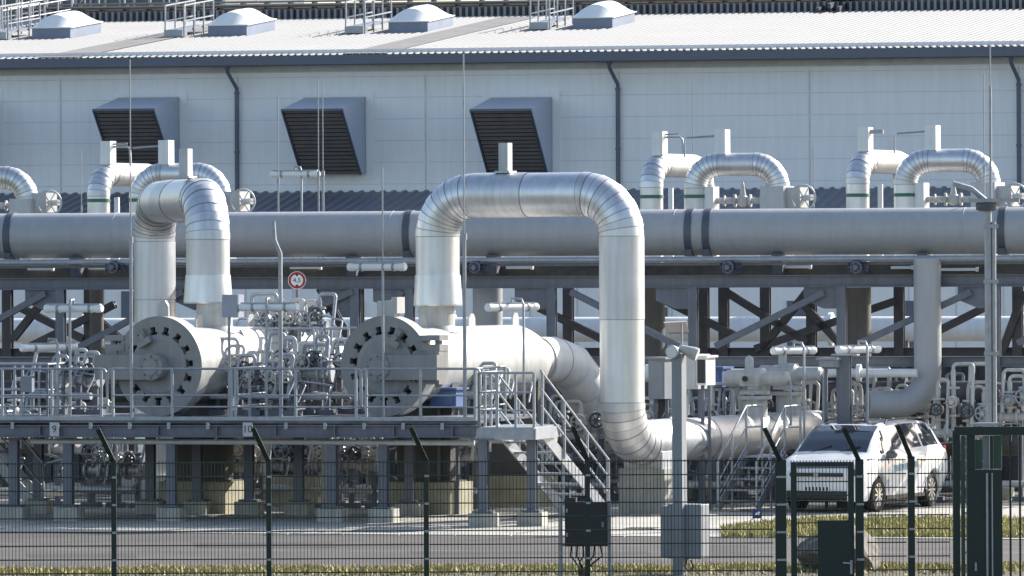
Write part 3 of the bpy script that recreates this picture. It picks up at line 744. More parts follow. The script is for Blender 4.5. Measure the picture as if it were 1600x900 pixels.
for i in range(n):
    f = (i + .6) / n; q = s0 + A * run * f - AP * W_ / 2; tr_.box(at_z(q, zl_ * (1 - f) + .0), W_ - .04, .24, .035, AP, A)
so_ = st.build('stair_stringer', GALV, plat); tr_.build('tread', GALV, so_)
for off in (.03, -W_ - .03):
    a = s0 + AP * off; b = at_z(a + A * run, .1); r_ = MB()
    for hh in (.98, .66, .36): r_.tube([a + Vz * hh, b + Vz * hh] + ([b + Vz * .8, b + Vz * .25, b - A * .1 + Vz * .2] if hh == .98 else []), .021, 6)
    for f in (0.02, .34, .68, .98): r_.bar(a + (b - a) * f - Vz * .05, a + (b - a) * f + Vz * .98, .042)
    r_.build('stair_railing', GALV, plat)
# number plates on the platform edge
for px, tx in ((85, '9'), (387, '10')):
    m2 = MB(); q = PV(px, 671, DV - .12); m2.box(q, .18, .012, .25); m2.box(q + V * .05 - Vz * 0, .04, .10, .04)
    pl_ = m2.build('number_plate', LGREY, plat); m3 = MB(); text_mesh(m3, tx, .19, q - V * .0085, U, Vz); m3.build('number', BLACK, pl_, fix=False)
# crossover between the vessels, higher than the deck
vx = 115.4 * math.cos(TH); zx = 4.8 - 113 * 115.4 / F - .96
cro = thing('crossover_platform', 'higher crossover platform with steep steps between the two cream vessels', 'platform', S(PV(450, 560, vx).dot(U), vx, 0))
ux = lambda px: PV(px, 560, vx).dot(U)
mb = MB(); mb.box(S((ux(388) + ux(500)) / 2, vx + .5, zx - .03), ux(500) - ux(388), 1.0, .06)
for px in (392, 496): mb.ibeam(S(ux(px), vx + .5, 0), S(ux(px), vx + .5, zx - .06), .12, .12, .014, V)
mb.build('deck', GALV, cro)
for v_ in (vx, vx + 1.0): railing([S(ux(350), v_, zx - .0), S(ux(545), v_, zx)], .96, (.36, .7), .55).build('railing', GALV, cro)
for (a, b) in ((420, 392), (466, 506)):
    mb = MB()
    for v_ in (vx - .7, vx - .05): 
        lo, hi = S(ux(a), v_, zd), S(ux(b), v_, zx)
        mb.bar(lo, hi, .03, .16); mb.tube([lo + Vz * .9, hi + Vz * .95], .02, 6); mb.bar(lo, lo + Vz * .9, .035); mb.bar(hi, hi + Vz * .95, .035)
    for i in range(4):
        f = (i + .5) / 4; mb.box(S(ux(a) + (ux(b) - ux(a)) * f, vx - .37, zd + (zx - zd) * f), .2, .62, .03)
    mb.build('steps', GALV, cro)
# small railed landing at far left, in the sun
vq = 112.6 * math.cos(TH); zq = PV(40, 653, vq).z
lft = thing('side_landing', 'small sunlit railed landing at the far left behind the platform rail', 'platform', S(PV(30, 600, vq).dot(U), vq, 0))
uq = lambda px: PV(px, 600, vq).dot(U)
mb = MB(); mb.box(S((uq(-80) + uq(76)) / 2, vq + .5, zq - .05), uq(76) - uq(-80), 1.0, .1); mb.build('deck', GALV, lft)
railing([S(uq(-80), vq, zq), S(uq(74), vq, zq)], 1.0, (.38, .52), .55).build('railing', GALV, lft)
railing([S(uq(-80), vq + 1, zq), S(uq(74), vq + 1, zq), S(uq(74), vq, zq)], 1.0, (.38, .52), .5).build('railing', GALV, lft)
mb = MB(); mb.box(PV(43, 600, vq - .1), .22, .16, .3); mb.build('junction_box', CGREY, lft)
# ================================================================== WHITE PIPE BENDS above the header
vu = 135 * math.cos(TH); RU = .253
un = lambda px: PV(px, 300, vu).dot(U)
YT = PV(1150, 257, vu).z
def box_post(mb, p, h, w=.26): mb.box(p + Vz * (h / 2 - .03), w, w, h, AP, A)
def bend_a(px, yoff, label, rods):
    o = S(un(px), vu, 0); zt_ = YT + yoff; a = at_z(o, zt_); b = a + A * 2.6
    t = thing('pipe_bend', label, 'pipe', o, 'silver clad pipe bends rising behind the big grey pipe')
    mb = MB(); clad(mb, [at_z(o, 4.6), a, b, at_z(b, 5.2)], RU, .5, 8, 1.3, 30); mb.build('cladding', [ALU, SEAM, ALU2], t)
    mb = MB(); z = PV(1018, 310, vu).z; mb.lathe(at_z(o, z), Vz, [(0, RU + .012), (.075, RU + .012)], 30, caps=False); mb.build('green_band', GREENBAND, t)
    q = a + A * .42 + Vz * RU; mb = MB(); box_post(mb, q, .52); mb.build('vent_box', WHITE, t)
    mb = MB(); r_ = q + Vz * .36; e = r_ + AP * .12 + U * .34
    if rods: mb.tube([r_ + AP * .1, e, e + U * .06 - Vz * .05, e + U * .08 - Vz * .36], .026, 8); mb.tube([r_ + AP * .1 + Vz * .06, e + Vz * .07], .02, 6)
    else: mb.box((r_ + e) / 2 + Vz * .03, .34, .09, .09)
    mb.build('vent_pipe', GALV, t)
def bend_b(px0, px1, yoff, label):
    o = S(un(px1), vu - .02, 0); o0 = S(un(px0), vu - .02, 0); zt_ = YT + yoff
    t = thing('pipe_bend', label, 'pipe', o0, 'silver clad pipe bends rising behind the big grey pipe')
    zl = PV(1216, 291, vu).z + yoff
    mb = MB(); clad(mb, [at_z(o0, 4.6), at_z(o0, zt_), at_z(o, zt_), at_z(o, zl)], RU, .52, 9, 1.3, 30); mb.build('cladding', [ALU, SEAM, ALU2], t)
    mb = MB(); z = PV(1018, 310, vu).z; mb.lathe(at_z(o0, z), Vz, [(0, RU + .012), (.075, RU + .012)], 30, caps=False); mb.build('green_band', GREENBAND, t)
    q = at_z(o0 + U * .60, zt_ + RU); mb = MB(); box_post(mb, q, .54); mb.build('vent_box', WHITE, t)
    mb = MB(); mb.tube([q + Vz * .38 - U * .12, q + Vz * .34 - U * .78], .022, 6); mb.tube([q - U * .84 + Vz * .30, q - U * .84 - Vz * .1], .018, 6); mb.build('vent_pipe', GALV, t)
    zb = 5.62
    mb = MB(); mb.box(at_z(o, (zl + 4.7) / 2) - U * .02, .56, .56, zl - 4.7, AP, A); mb.build('insulation_box', LGREY, t)
    mb = MB(); mb.box(at_z(o0 + U * .34, (zl + 4.7) / 2), .26, .3, zl - 4.7, AP, A); mb.build('insulation_box', WHITE, t)
    mb = MB(); mb.box(at_z(o0 - U * .55, (zl + 4.7) / 2 - .02), .10, .10, zl - 4.7); mb.build('support_post', WHITE, t)
    g = thing('gate_valve', label.replace('pipe bend', 'valve with open handwheel beside the pipe bend').replace('wide ', '').replace('silver ', 'pale '), 'valve', at_z(o + U * .5, zb), 'handwheel valves behind the big grey pipe')
    mb = MB(); c = at_z(o + U * .35, zb + .42); mb.box(c, .5, .46, .44, AP, A); mb.cyl(c + U * .2, c + U * .42 - V * .1, .07); mb.build('valve_body', LGREY, g)
    mb = MB(); handwheel(mb, c + U * .27 - V * .32, (V * .9 - U * .45), .27); mb.build('handwheel', LGREY, g)
    s_ = thing('small_valve', label.replace('pipe bend', 'small valve under the pipe bend').replace('wide ', '').replace('silver ', 'cream '), 'valve', at_z(o0 + U * 1.0, zb), 'small cream valves under the pipe bends')
    mb = MB(); c = at_z(o0 + U * 1.05, zb + .36); mb.cyl(c - U * .7, c + U * .6, .07); mb.ball(c, .14); mb.lathe(c, Vz, [(0, .1), (.2, .06), (.36, .035), (.42, .01)], 10)
    for s2 in (-1, 1): flange(mb, c + U * .17 * s2, U, .14, .04); flange(mb, c + U * .4 * s2, U, .12, .03)
    mb.build('valve_body', CREAM, s_)
bend_a(1018, 0, 'silver pipe bend turning away with a white vent box, middle pair', True)
bend_b(1087, 1216, 0, 'wide silver pipe bend just right of the tall loop')
bend_a(1340, .05, 'silver pipe bend turning away with a stub pipe, right pair', False)
bend_b(1415, 1545, .05, 'wide silver pipe bend at far right behind the lamp pole')
bend_a(154, -.10, 'silver pipe bend turning away in front of the left intake hood', True)
bend_b(220, 344, -.12, 'wide silver pipe bend behind the left tall loop')
bend_b(-86, 43, -.16, 'wide silver pipe bend cut by the left edge')
# ================================================================== white pipe far behind and pipe bundle below
def long_pipe(py, D, r, m, label, x0=-150, x1=1760):
    v = D * math.cos(TH); mb = MB(); a, b = PV(x0, 0, v).dot(U), PV(x1, 0, v).dot(U); z = PV(800, py, v).z; u = a
    while u < b:
        w_ = min(4.2, b - u); mb.lathe(S(u, v, z), U, [(0, r), (w_, r)], 28, caps=False); flange(mb, S(u, v, z), U, r + .09, .08); u += 4.2
    mb.sheet(mb.ring(S(a, v, z), U, r, 28)); mb.sheet(mb.ring(S(b, v, z), U, r, 28))
    o = mb.build('process_pipe', m); tag(o, label, 'pipe')
    u = a + 1
    i = 0
    t = MB()
    while u < b: t.box(S(u, v, (z - r) / 2), .18, .18, z - r); u += 5.4
    s_ = t.build('pipe_support', STEEL, o)
long_pipe(515, 134, .27, WHITE, 'long white sunlit pipe seen through the rack bracing')
long_pipe(612, 124.5, .22, DSTEEL, 'dark horizontal pipe low under the rack, uppermost of the three')
long_pipe(640, 126, .30, OLIVE, 'dull brown horizontal pipe under the rack, middle of the three')
long_pipe(690, 125, .26, OLIVE, 'dull brown horizontal pipe nearest the ground under the rack')
long_pipe(583, 121.3, .085, WHITE, 'slim white flanged pipe just under the lower rack beam', 1010, 1430)
va2 = RR + 3.6; bdrop = thing('shade_backdrop', 'added low dark ribbed enclosure in the shade behind the pipe rack', 'backdrop', S(uf(800), va2, 0))  # dark backdrop added to stand for the shaded jumble
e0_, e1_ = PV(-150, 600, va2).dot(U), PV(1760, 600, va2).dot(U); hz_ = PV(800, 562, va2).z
mb = MB(); mb.box(S((e0_ + e1_) / 2, va2 + .6, hz_ / 2), e1_ - e0_, 1.2, hz_); mb.build('wall', DSTEEL, bdrop)
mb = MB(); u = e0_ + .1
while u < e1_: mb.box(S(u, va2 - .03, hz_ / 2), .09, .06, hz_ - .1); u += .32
mb.build('ribbing', DSTEEL, bdrop)
mb = MB(); mb.box(S((e0_ + e1_) / 2, va2 + .55, hz_ + .03), e1_ - e0_ + .2, 1.4, .06); mb.build('roof', STEEL, bdrop)
# ================================================================== STRIP LAMPS
def strip_lamp(px, py, Y0, d, L_, pole_px, base_z, label, rod=0.0, r=.078, grp='tubular strip lamps on thin poles'):
    c = P(px, py, Y0); pb = P(pole_px, py, Y0 - .12)
    t = thing('strip_lamp', label, 'lamp', at_z(pb, base_z), grp)
    d = d.normalized(); mb = MB(); mb.lathe(c - d * L_ / 2, d, [(0, r * .8), (.03, r), (.12, r), (.13, r * .9), (L_ - .13, r * .9), (L_ - .12, r), (L_ - .03, r), (L_, r * .8)], 20)
    mb.build('lamp_tube', LAMPW, t)
    mb = MB(); mb.box(c + Vz * r * .95, L_ * .94, r * 1.1, .03, d, d.cross(Vz).normalized())
    for s_ in (-.28, .28): mb.lathe(c + d * L_ * s_, d, [(0, r * 1.08), (.04, r * 1.08)], 16)
    mb.build('lamp_housing', GALV, t)
    mb = MB(); q = at_z(pb, c.z)
    mb.tube([at_z(pb, base_z), q + Vz * .05, q + Vz * .15 + (c - q) * .2, c + Vz * .16, c + Vz * r], .024, 8)
    if rod: mb.tube([q + Vz * .1, q + Vz * (.1 + rod)], .014, 6)
    mb.build('pole', GALV, t)
strip_lamp(76, 543, 114, A * .7 + AP * .3, 1.25, 90, zd, 'white strip lamp tilted toward us at far left')
strip_lamp(115, 482, 112.2, AP, 1.22, 109, zd, 'strip lamp hung side-on left of the round closure, above the tilted one')
strip_lamp(420, 480, 112.6, AP, 1.22, 416, zd, 'strip lamp between the two round closures')
strip_lamp(589, 417, 112.6, AP, 1.2, 598, zd, 'strip lamp high above the centre closure with a thin rod over it', 1.72)
strip_lamp(800, 480, 113, A * .75 + AP * .25, 1.3, 818, zd, 'white strip lamp above the end of the centre barrel')
strip_lamp(1240, 548, 117, A * .7 + AP * .3, 1.1, 1256, 0, 'white strip lamp left of the grey pole, above the valves')
strip_lamp(1341, 546, 117, A * .7 + AP * .3, 1.1, 1355, 0, 'white strip lamp above the roof of the white car')
strip_lamp(461, 272, 133, AP, 1.2, 471, 4.6, 'strip lamp far back in front of the second intake hood')
for px, py, w_, lb in ((62, 420, .5, 'at far left'), (152, 419, .36, 'left of the blue drain valve at left'), (476, 418, .6, 'above the round height sign'), (810, 418, .5, 'framed by the tall loop'), (1240, 417, .62, 'right of the paired straps'), (1408, 418, .4, 'left of the grey elbow pipe'), (1497, 421, .7, 'right of the grey elbow pipe')):
    mb = MB(); c = Q(px, py, FR + .72); mb.box(c, w_, .08, .055); mb.box(c + U * (w_ / 2 + .03), .05, .1, .09)
    tag(mb.build('batten_light', LAMPW), 'small white batten under the big grey pipe, ' + lb, 'lamp', 'white battens under the big grey pipe')
# ================================================================== LIGHTNING RODS AND POLES
def rod(px, y0, y1, Y0, label, r0=.02, base=None, r1=.011, split=None):
    a, b = P(px, y1, Y0), P(px, y0, Y0); a = Vector((b.x, b.y, base if base is not None else a.z)); mb = MB()
    ys = a.z + (b.z - a.z) * (.5 if split is None else split); m_ = at_z(a, ys)
    mb.cyl(a, m_, r0, n=8); mb.lathe(m_ - Vz * .06, Vz, [(0, r0 * 1.5), (.12, r0 * 1.5)], 8); mb.cyl(m_, b, r1, n=8)
    tag(mb.build('lightning_rod', GALV), label, 'rod', 'slim lightning rods')
rod(203, 93, 500, 111.6, 'tall slim rod left of the left loop, reaching the gutter', .03, zd)
rod(724, 84, 655, 111.2, 'tallest slim rod crossing the left leg of the right loop', .034, zd, .013)
rod(434, 150, 330, 132, 'short rod left of the far strip lamp', .02, 4.6)
rod(497, 128, 330, 132, 'left of two close rods in front of the second intake hood', .02, 4.6)
rod(504, 126, 330, 132.4, 'right of two close rods in front of the second intake hood', .026, 4.6)
rod(1082, 112, 240, 140, 'faint rod behind the middle pair of pipe bends', .014, 4.6, .009)
rod(1537, 115, 330, 121, 'thin rod left of the right lamp pole top', .018, 4.6)
rod(1271, 228, 330, 140, 'short faint rod right of the middle pair of pipe bends', .014, 4.6)
rod(127, 236, 330, 140, 'short faint rod left of the left pair of pipe bends', .014, 4.6)
t = thing('lamp_pole', 'tall twin tube lamp pole with a flat head at the right', 'lamp', G(1546, 812))
b_ = t.location; zt_ = P(1546, 325, b_.y).z
mb = MB(); mb.cyl(b_, at_z(b_, zt_), .068, n=14); mb.cyl(b_ + X * .10 - Y_ * .03, at_z(b_ + X * .1 - Y_ * .03, zt_ - .25), .04, n=10)
for z in (1.5, 3.0, 4.3, 5.3): mb.box(at_z(b_ + X * .05, z), .26, .16, .07, X, Y_)
mb.build('pole', GALV, t)
mb = MB(); mb.lathe(at_z(b_ - X * .03, zt_ - .06), Vz, [(0, .13), (.03, .19), (.14, .19), (.16, .17)], 20); mb.build('lamp_head', DSTEEL, t)
mb = MB(); mb.box(at_z(b_ + X * .1, zt_ + .14), .9, .3, .07, X, Y_); mb.tube([at_z(b_, zt_ + .1), at_z(b_ - X * .3, zt_ + .35), at_z(b_ - X * .62, zt_ + .44)], .05, 8); mb.build('lamp_arm', GALV, t)
mb = MB(); zt2 = P(1549, 70, b_.y).z; mb.cyl(at_z(b_ + X * .05, zt_), at_z(b_ + X * .05, zt_ + 2.2), .026, n=8); mb.cyl(at_z(b_ + X * .05, zt_ + 2.2), at_z(b_ + X * .05, zt2), .012, n=8); mb.build('rod', GALV, t)
# kinked vent pipe and the round height sign
mb = MB(); mb.tube([at_z(P(438, 470, 113.4), zd), P(438, 396, 113.4), P(429, 375, 113.4), P(427, 346, 113.4)], .038, 10); tag(mb.build('vent_pipe', GALV), 'kinked galvanised vent pipe left of the round height sign', 'pipe')
sp = P(464, 438, 117.5); t = thing('height_sign', 'round white height limit sign with a dark red rim under the big grey pipe', 'sign', at_z(sp, 2.4))
mb = MB(); mb.lathe(sp, Y_, [(0, .172), (.012, .172)], 36); mb.build('sign_plate', SIGNW, t)
mb = MB(); d_ = -Y_
o_ = mb.ring(sp - Y_ * .006, Y_, .160, 36); i_ = mb.ring(sp - Y_ * .006, Y_, .118, 36); mb.add(o_ + i_, [(k, (k + 1) % 36, 36 + (k + 1) % 36, 36 + k) for k in range(36)]); mb.build('sign_rim', RED, t, fix=False)
mb = MB(); text_mesh(mb, '4,5', .125, sp - Y_ * .007, X, Vz)
for s_ in (-1, 1): mb.sheet([sp - Y_ * .007 + X * .035 + Vz * .118 * s_, sp - Y_ * .007 - X * .035 + Vz * .118 * s_, sp - Y_ * .007 + Vz * .07 * s_])
mb.build('sign_lettering', BLACK, t, fix=False)
mb = MB(); mb.cyl(at_z(sp + Y_ * .05, 2.4), sp + Y_ * .05 + Vz * .1, .03, n=8); mb.build('sign_post', STEEL, t)
t = thing('control_box', 'lilac grey box on a thin post beside the left loop skirt', 'cabinet', at_z(P(352, 560, 113), zd))
mb = MB(); mb.box(P(364, 478, 113), .32, .25, .42, AP, A); mb.build('box', mat('lilac_grey', (.36, .37, .42), .5), t); mb = MB(); mb.cyl(at_z(P(358, 500, 113), zd), P(358, 490, 113), .03); mb.build('post', GALV, t)
# ================================================================== VALVES ON THE GROUND PIPE
def actuated(px, t0, h, label):
    c = along(c3, A, px) + Vz * (RL - .02); t = thing('actuated_valve', label, 'valve', c, 'beige actuated valves on the ground pipe')
    mb = MB(); mb.cyl(c - Vz * .1, c + Vz * h * .34, .24, n=24); mb.lathe(c + Vz * h * .3, Vz, [(0, .33), (.07, .33)], 24); mb.lathe(c + Vz * h * .4, Vz, [(0, .30), (.06, .30), (.10, .16), (.22, .13)], 24)
    mb.build('valve_body', CREAM, t)
    q = c + Vz * (h * .4 + .30); mb = MB()
    mb.lathe(q - AP * .62, AP, [(0, .10), (.05, .17), (.4, .17), (.44, .21), (.8, .21), (.84, .14), (1.3, .14), (1.34, .08)], 20); mb.box(q + A * .05 - AP * .05, .4, .45, .28, AP, A); mb.build('actuator', CREAM, t)
    mb = MB(); mb.cyl(q - A * .26 - AP * .1, q - A * .24 - AP * .1, .055, n=14); mb.build('port', BLACK, t)
    mb = MB(); mb.cyl(q + Vz * .1 - AP * .12, q + Vz * .36 - AP * .12, .085, n=14); mb.ball(q + Vz * .36 - AP * .12, .085, 12); mb.build('indicator', LGREY, t)
    mb = MB(); plain(mb, [q + AP * .4, q + AP * .75, q + AP * .75 - Vz * .9], .03, .12, 8); mb.build('cable_conduit', GALV, t)
actuated(1180, 4, 1.0, 'beige actuated valve on the ground pipe behind the railed steps')
actuated(1232, 6, 1.15, 'beige actuated valve on the ground pipe nearest the grey pole')
def manifold(px, py0, Y0, L_, hgt, seed, label, d=None, m=None, n=4, bz=0.0):
    rn = random.Random(seed); d = (d or U).normalized(); sd_ = d.cross(Vz).normalized(); o = at_z(P(px, py0, Y0), bz); m = m or CREAM
    t = thing('valve_manifold', label, 'pipework', o, 'small pipe and valve manifolds')
    mb = MB(); zz = hgt * rn.uniform(.45, .6); rr = rn.uniform(.07, .12)
    mb.cyl(o + Vz * zz - d * L_ / 2, o + Vz * zz + d * L_ / 2, rr, n=14)
    for k in range(5): flange(mb, o + Vz * zz + d * L_ * (k / 4 - .5), d, rr + .07, .05)
    mb.build('header', m, t); mb = MB(); mb.cyl(o + Vz * .35 - d * L_ / 2 + sd_ * .3, o + Vz * .35 + d * L_ / 2 + sd_ * .3, rr * .7, n=12)
    mb.build('header', m, t)
    for s_ in (-.42, .05, .42): mb = MB(); mb.bar(o + d * L_ * s_, o + d * L_ * s_ + Vz * (zz - rr), .09); mb.box(o + d * L_ * s_ + Vz * .05, .3, .3, .1); mb.build('support', STEEL, t)
    for k in range(n):
        q = o + d * L_ * ((k + .5) / n - .5) + Vz * zz; a_ = rn.choice((1, 1, -1)); mb = MB(); h2 = (hgt - zz) * rn.uniform(.55, .95)
        mb.cyl(q, q + Vz * h2, .05, n=10); mb.ball(q + Vz * h2 * .5, .12, 12); flange(mb, q + Vz * h2 * .28, Vz, .13, .04); flange(mb, q + Vz * h2 * .72, Vz, .13, .04)
        e = rn.uniform(.2, .5) * a_
        plain(mb, [q + Vz * h2, q + Vz * (h2 + .12), q + Vz * (h2 + .12) + d * e, q + Vz * rn.uniform(-.2, .2) + d * e + sd_ * .25], .035, .08, 8)
        mb.bar(q + Vz * h2 * .5, q + Vz * h2 * .5 - sd_ * -.2, .05); vv = mb.build('valve', rn.choice((m, CREAM, GALV)), t)
        w_ = MB(); handwheel(w_, q + Vz * h2 * .5 + sd_ * .24, sd_, rn.uniform(.09, .15)); w_.build('handwheel', rn.choice((DSTEEL, GALV, CREAM)), vv)
    for k in range(5):
        mb = MB(); a0 = o + d * L_ * rn.uniform(-.5, .5) + Vz * rn.uniform(.2, zz) + sd_ * rn.uniform(-.2, .4); e = rn.uniform(.3, .9) * rn.choice((1, -1))
        plain(mb, [a0, a0 + Vz * rn.uniform(.2, .5), a0 + Vz * .3 + d * e, a0 + Vz * rn.uniform(-.1, .1) + d * e + sd_ * .3], .02, .05, 6); mb.build('impulse_tubing', GALV, t)
mf = [(1050, 700, 119, 2.0, 2.3, 'small valves and tubing directly right of the tall loop leg'), (1105, 700, 120, 1.8, 2.2, 'dense valve manifold left of the beige actuated valves'), (1200, 690, 121.5, 1.8, 2.5, 'valve manifold behind the beige actuated valves'),
      (1290, 690, 122, 1.6, 2.3, 'valve manifold behind the grey pole left of the car roof'), (1390, 690, 122.5, 2.0, 2.6, 'valve manifold under the rack above the white car'), (1502, 700, 119, 1.2, 2.7, 'tall narrow manifold between the car and the lamp pole'), (1590, 700, 119, 1.2, 2.8, 'manifold at the right edge behind the gate'),
      (690, 720, 117.2, 1.8, 1.9, 'sunlit manifold under the right end of the platform'), (790, 720, 118.6, 1.8, 1.8, 'manifold seen through the platform stairs'), (365, 720, 117, 1.2, 1.7, 'manifold under the platform between the plinths at left'), (50, 690, 117, 2.0, 2.6, 'manifold behind the side landing at far left'),
      (135, 690, 118.5, 1.4, 2.3, 'manifold left of the left round closure behind the rail'), (525, 690, 118.5, 1.6, 2.9, 'manifold behind the crossover steps left of the centre closure'), (405, 690, 120.4, 1.6, 3.3, 'tall manifold behind the left cream barrel'), (880, 720, 119.5, 1.8, 2.2, 'manifold in shade behind the stair rail')]
for i, (px, py, Y0, L_, hg, lb) in enumerate(mf): manifold(px, py, Y0, L_, hg, 40 + i, lb, (U, AP, A)[i % 3] if i % 3 < 2 else U, None, 5 if L_ > 1.7 else 4)
for i, (px, py, Y0, L_, hg, lb, bz) in enumerate([(372, 640, 115.0, .9, 1.35, 'manifold on the deck directly right of the left round closure', zd), (428, 640, 114.4, 1.0, 1.1, 'low manifold on the deck under the crossover', zd), (478, 640, 114.8, 1.0, 1.5, 'manifold on the deck right of the crossover steps', zd),
      (528, 640, 115.6, .9, 1.3, 'manifold on the deck close left of the centre closure', zd), (455, 520, 117.4, 1.4, 1.3, 'valves standing above the left barrel behind the crossover', 2.75), (120, 640, 116, 1.0, 1.2, 'small manifold behind the left closure arm', zd), (735, 620, 115.2, 1.0, .9, 'small manifold under the flank of the centre barrel', zd),
      (180, 740, 118, 1.2, 1.5, 'manifold in shade under the left closure', 0), (445, 740, 118.5, 1.2, 1.5, 'manifold in shade under the middle of the platform', 0), (545, 740, 117.2, 1.3, 1.6, 'manifold under the platform left of the centre plinths', 0), (950, 740, 121, 1.4, 1.6, 'manifold in deep shade behind the foot of the stairs', 0),
      (1150, 590, 122.5, 1.6, 2.6, 'tall manifold far behind the beige valves', 0), (1345, 640, 120.6, 1.4, 2.3, 'manifold above the windscreen of the white car', 0), (1440, 690, 124, 1.4, 2.4, 'manifold behind the grey elbow pipe', 0)]): manifold(px, py, Y0, L_, hg, 90 + i, lb, (U, AP, A)[i % 2], (CREAM, GALV, LGREY)[i % 3], 5, bz)
def cabinet(px, py, w_, h_, Y0, m, label, legs=True, dark=False):
    c = P(px, py, Y0); t = thing('instrument_cabinet', label, 'cabinet', at_z(c, 0)); mb = MB(); mb.box(c, w_, .4, h_, AP, A); mb.box(c + Vz * (h_ / 2 + .02), w_ + .08, .5, .04, AP, A); mb.build('housing', m, t)
    mb = MB()
    for s_ in (-1, 1): mb.bar(at_z(c + AP * w_ * .35 * s_, 0), at_z(c + AP * w_ * .35 * s_, c.z - h_ / 2), .06)
    mb.build('leg', STEEL, t)
    mb = MB(); mb.box(c - A * .205, w_ * .8, .012, h_ * .85, AP, A); mb.build('door', DGREY if dark else m, t)
cabinet(1033, 592, .34, .75, 116.5, CGREY, 'slim grey instrument cabinet next to the tall loop leg')
cabinet(1082, 582, .42, .62, 116, LGREY, 'pale instrument cabinet right of the grey post')
cabinet(1103, 580, .2, .52, 115.6, WHITE, 'narrow white cabinet with a dark door right of the grey post', True, True)
cabinet(1112, 590, .65, .36, 120, TBLUE, 'blue covered box behind the pale instrument cabinets')
cabinet(700, 622, .55, .32, 114.2, TBLUE, 'blue rounded instrument box below the centre closure arm')
cabinet(1300, 568, .36, .14, 116, CGREY, 'small flat grey box on a post beside the grey pole')
# grey stanchion in front of the rack above the car
t = thing('steel_stanchion', 'grey square stanchion with a sunlit edge left of the car roof', 'post', G(1322, 795)); b_ = t.location
mb = MB(); mb.ibeam(b_ + Vz * .02, at_z(b_, P(1322, 556, b_.y).z), .2, .2, .02, V); mb.build('shaft', STEEL, t); mb = MB(); mb.box(at_z(b_, P(1322, 556, b_.y).z + .02), .5, .3, .03); mb.build('head_plate', GALV, t)
# railed steps beside the ground pipe
p0 = G(1122, 800); t = thing('pipe_steps', 'short railed steel steps beside the silver ground pipe', 'steps', p0)
rs, rn_, wd = 1.0, 1.25, .8
for off in (0, wd):
    a = p0 + AP * off; b = a + A * rn_ + Vz * rs; mb = MB(); mb.bar(a + Vz * .06, b, .03, .18); mb.build('stringer', GALV, t)
    mb = MB(); mb.tube([a + Vz * .3, a + Vz * .95, b + Vz * .95, b + A * .7 + Vz * .95], .021, 6); mb.tube([a + Vz * .55, b + Vz * .55, b + A * .7 + Vz * .55], .017, 6); mb.tube([a + Vz * .3, b + Vz * .2], .017, 6)
    for f in (0, .5, 1): q = a + (b - a) * f; mb.bar(at_z(q, 0) if f < .6 else q, q + Vz * .95, .04)
    q = b + A * .7; mb.bar(at_z(q, 0), q + Vz * .95, .04); mb.build('railing', GALV, t)
for i in range(5): mb = MB(); q = p0 + A * rn_ * (i + .6) / 5 + AP * wd / 2 + Vz * rs * (i + 1) / 5; mb.box(q, wd - .04, .24, .03, AP, A); mb.build('tread', GALV, t)
mb = MB(); mb.box(p0 + A * (rn_ + .4) + AP * wd / 2 + Vz * rs, wd, .8, .04, AP, A); mb.build('landing', GALV, t)
# small steps at far left under the platform
p0 = G(60, 803); t = thing('ground_steps', 'small steel steps with handrail under the left end of the platform', 'steps', p0)
mb = MB()
for off in (0, .6): mb.bar(p0 + V * off + Vz * .06 , p0 + V * off - U * 1.1 + Vz * 1.3, .03, .2)
mb.build('stringer', GALV, t); mb = MB()
for i in range(5): mb.box(p0 + V * .3 - U * 1.0 * (i + .6) / 5 + Vz * 1.25 * (i + .6) / 5, .22, .58, .03)
mb.build('tread', GALV, t); mb = MB(); mb.tube([p0 + U * .1, p0 + U * .1 + Vz * .95, p0 - U * 1.0 + Vz * 2.2], .02, 6); mb.tube([p0 + U * .1 + Vz * .5, p0 - U * 1.0 + Vz * 1.75], .017, 6); mb.build('handrail', GALV, t)
# small blue ground sign
sg = G(1183, 815); t = thing('ground_sign', 'small dark blue sign with a white mark standing at the edge of the grass', 'sign', sg)
mb = MB(); c = P(1183, 803, sg.y); mb.box(c, .17, .02, .16, X, Y_); mb.build('sign_plate', BLUE, t); mb = MB()
mb.prism([c - Y_ * .014 + Vector((x, 0, z)) for x, z in ((-.05, -.03), (-.02, .02), (.03, .045), (.055, .03), (.03, 0), (.05, -.02), (.0, -.03))], -Y_ * .002); mb.build('sign_mark', SIGNW, t)
mb = MB()
for s_ in (-1, 1): mb.tube([c + X * .05 * s_ - Vz * .07 + Y_ * .012, at_z(c + X * .13 * s_ + Y_ * .012, .01)], .008, 6)
mb.build('sign_stand', GALV, t)
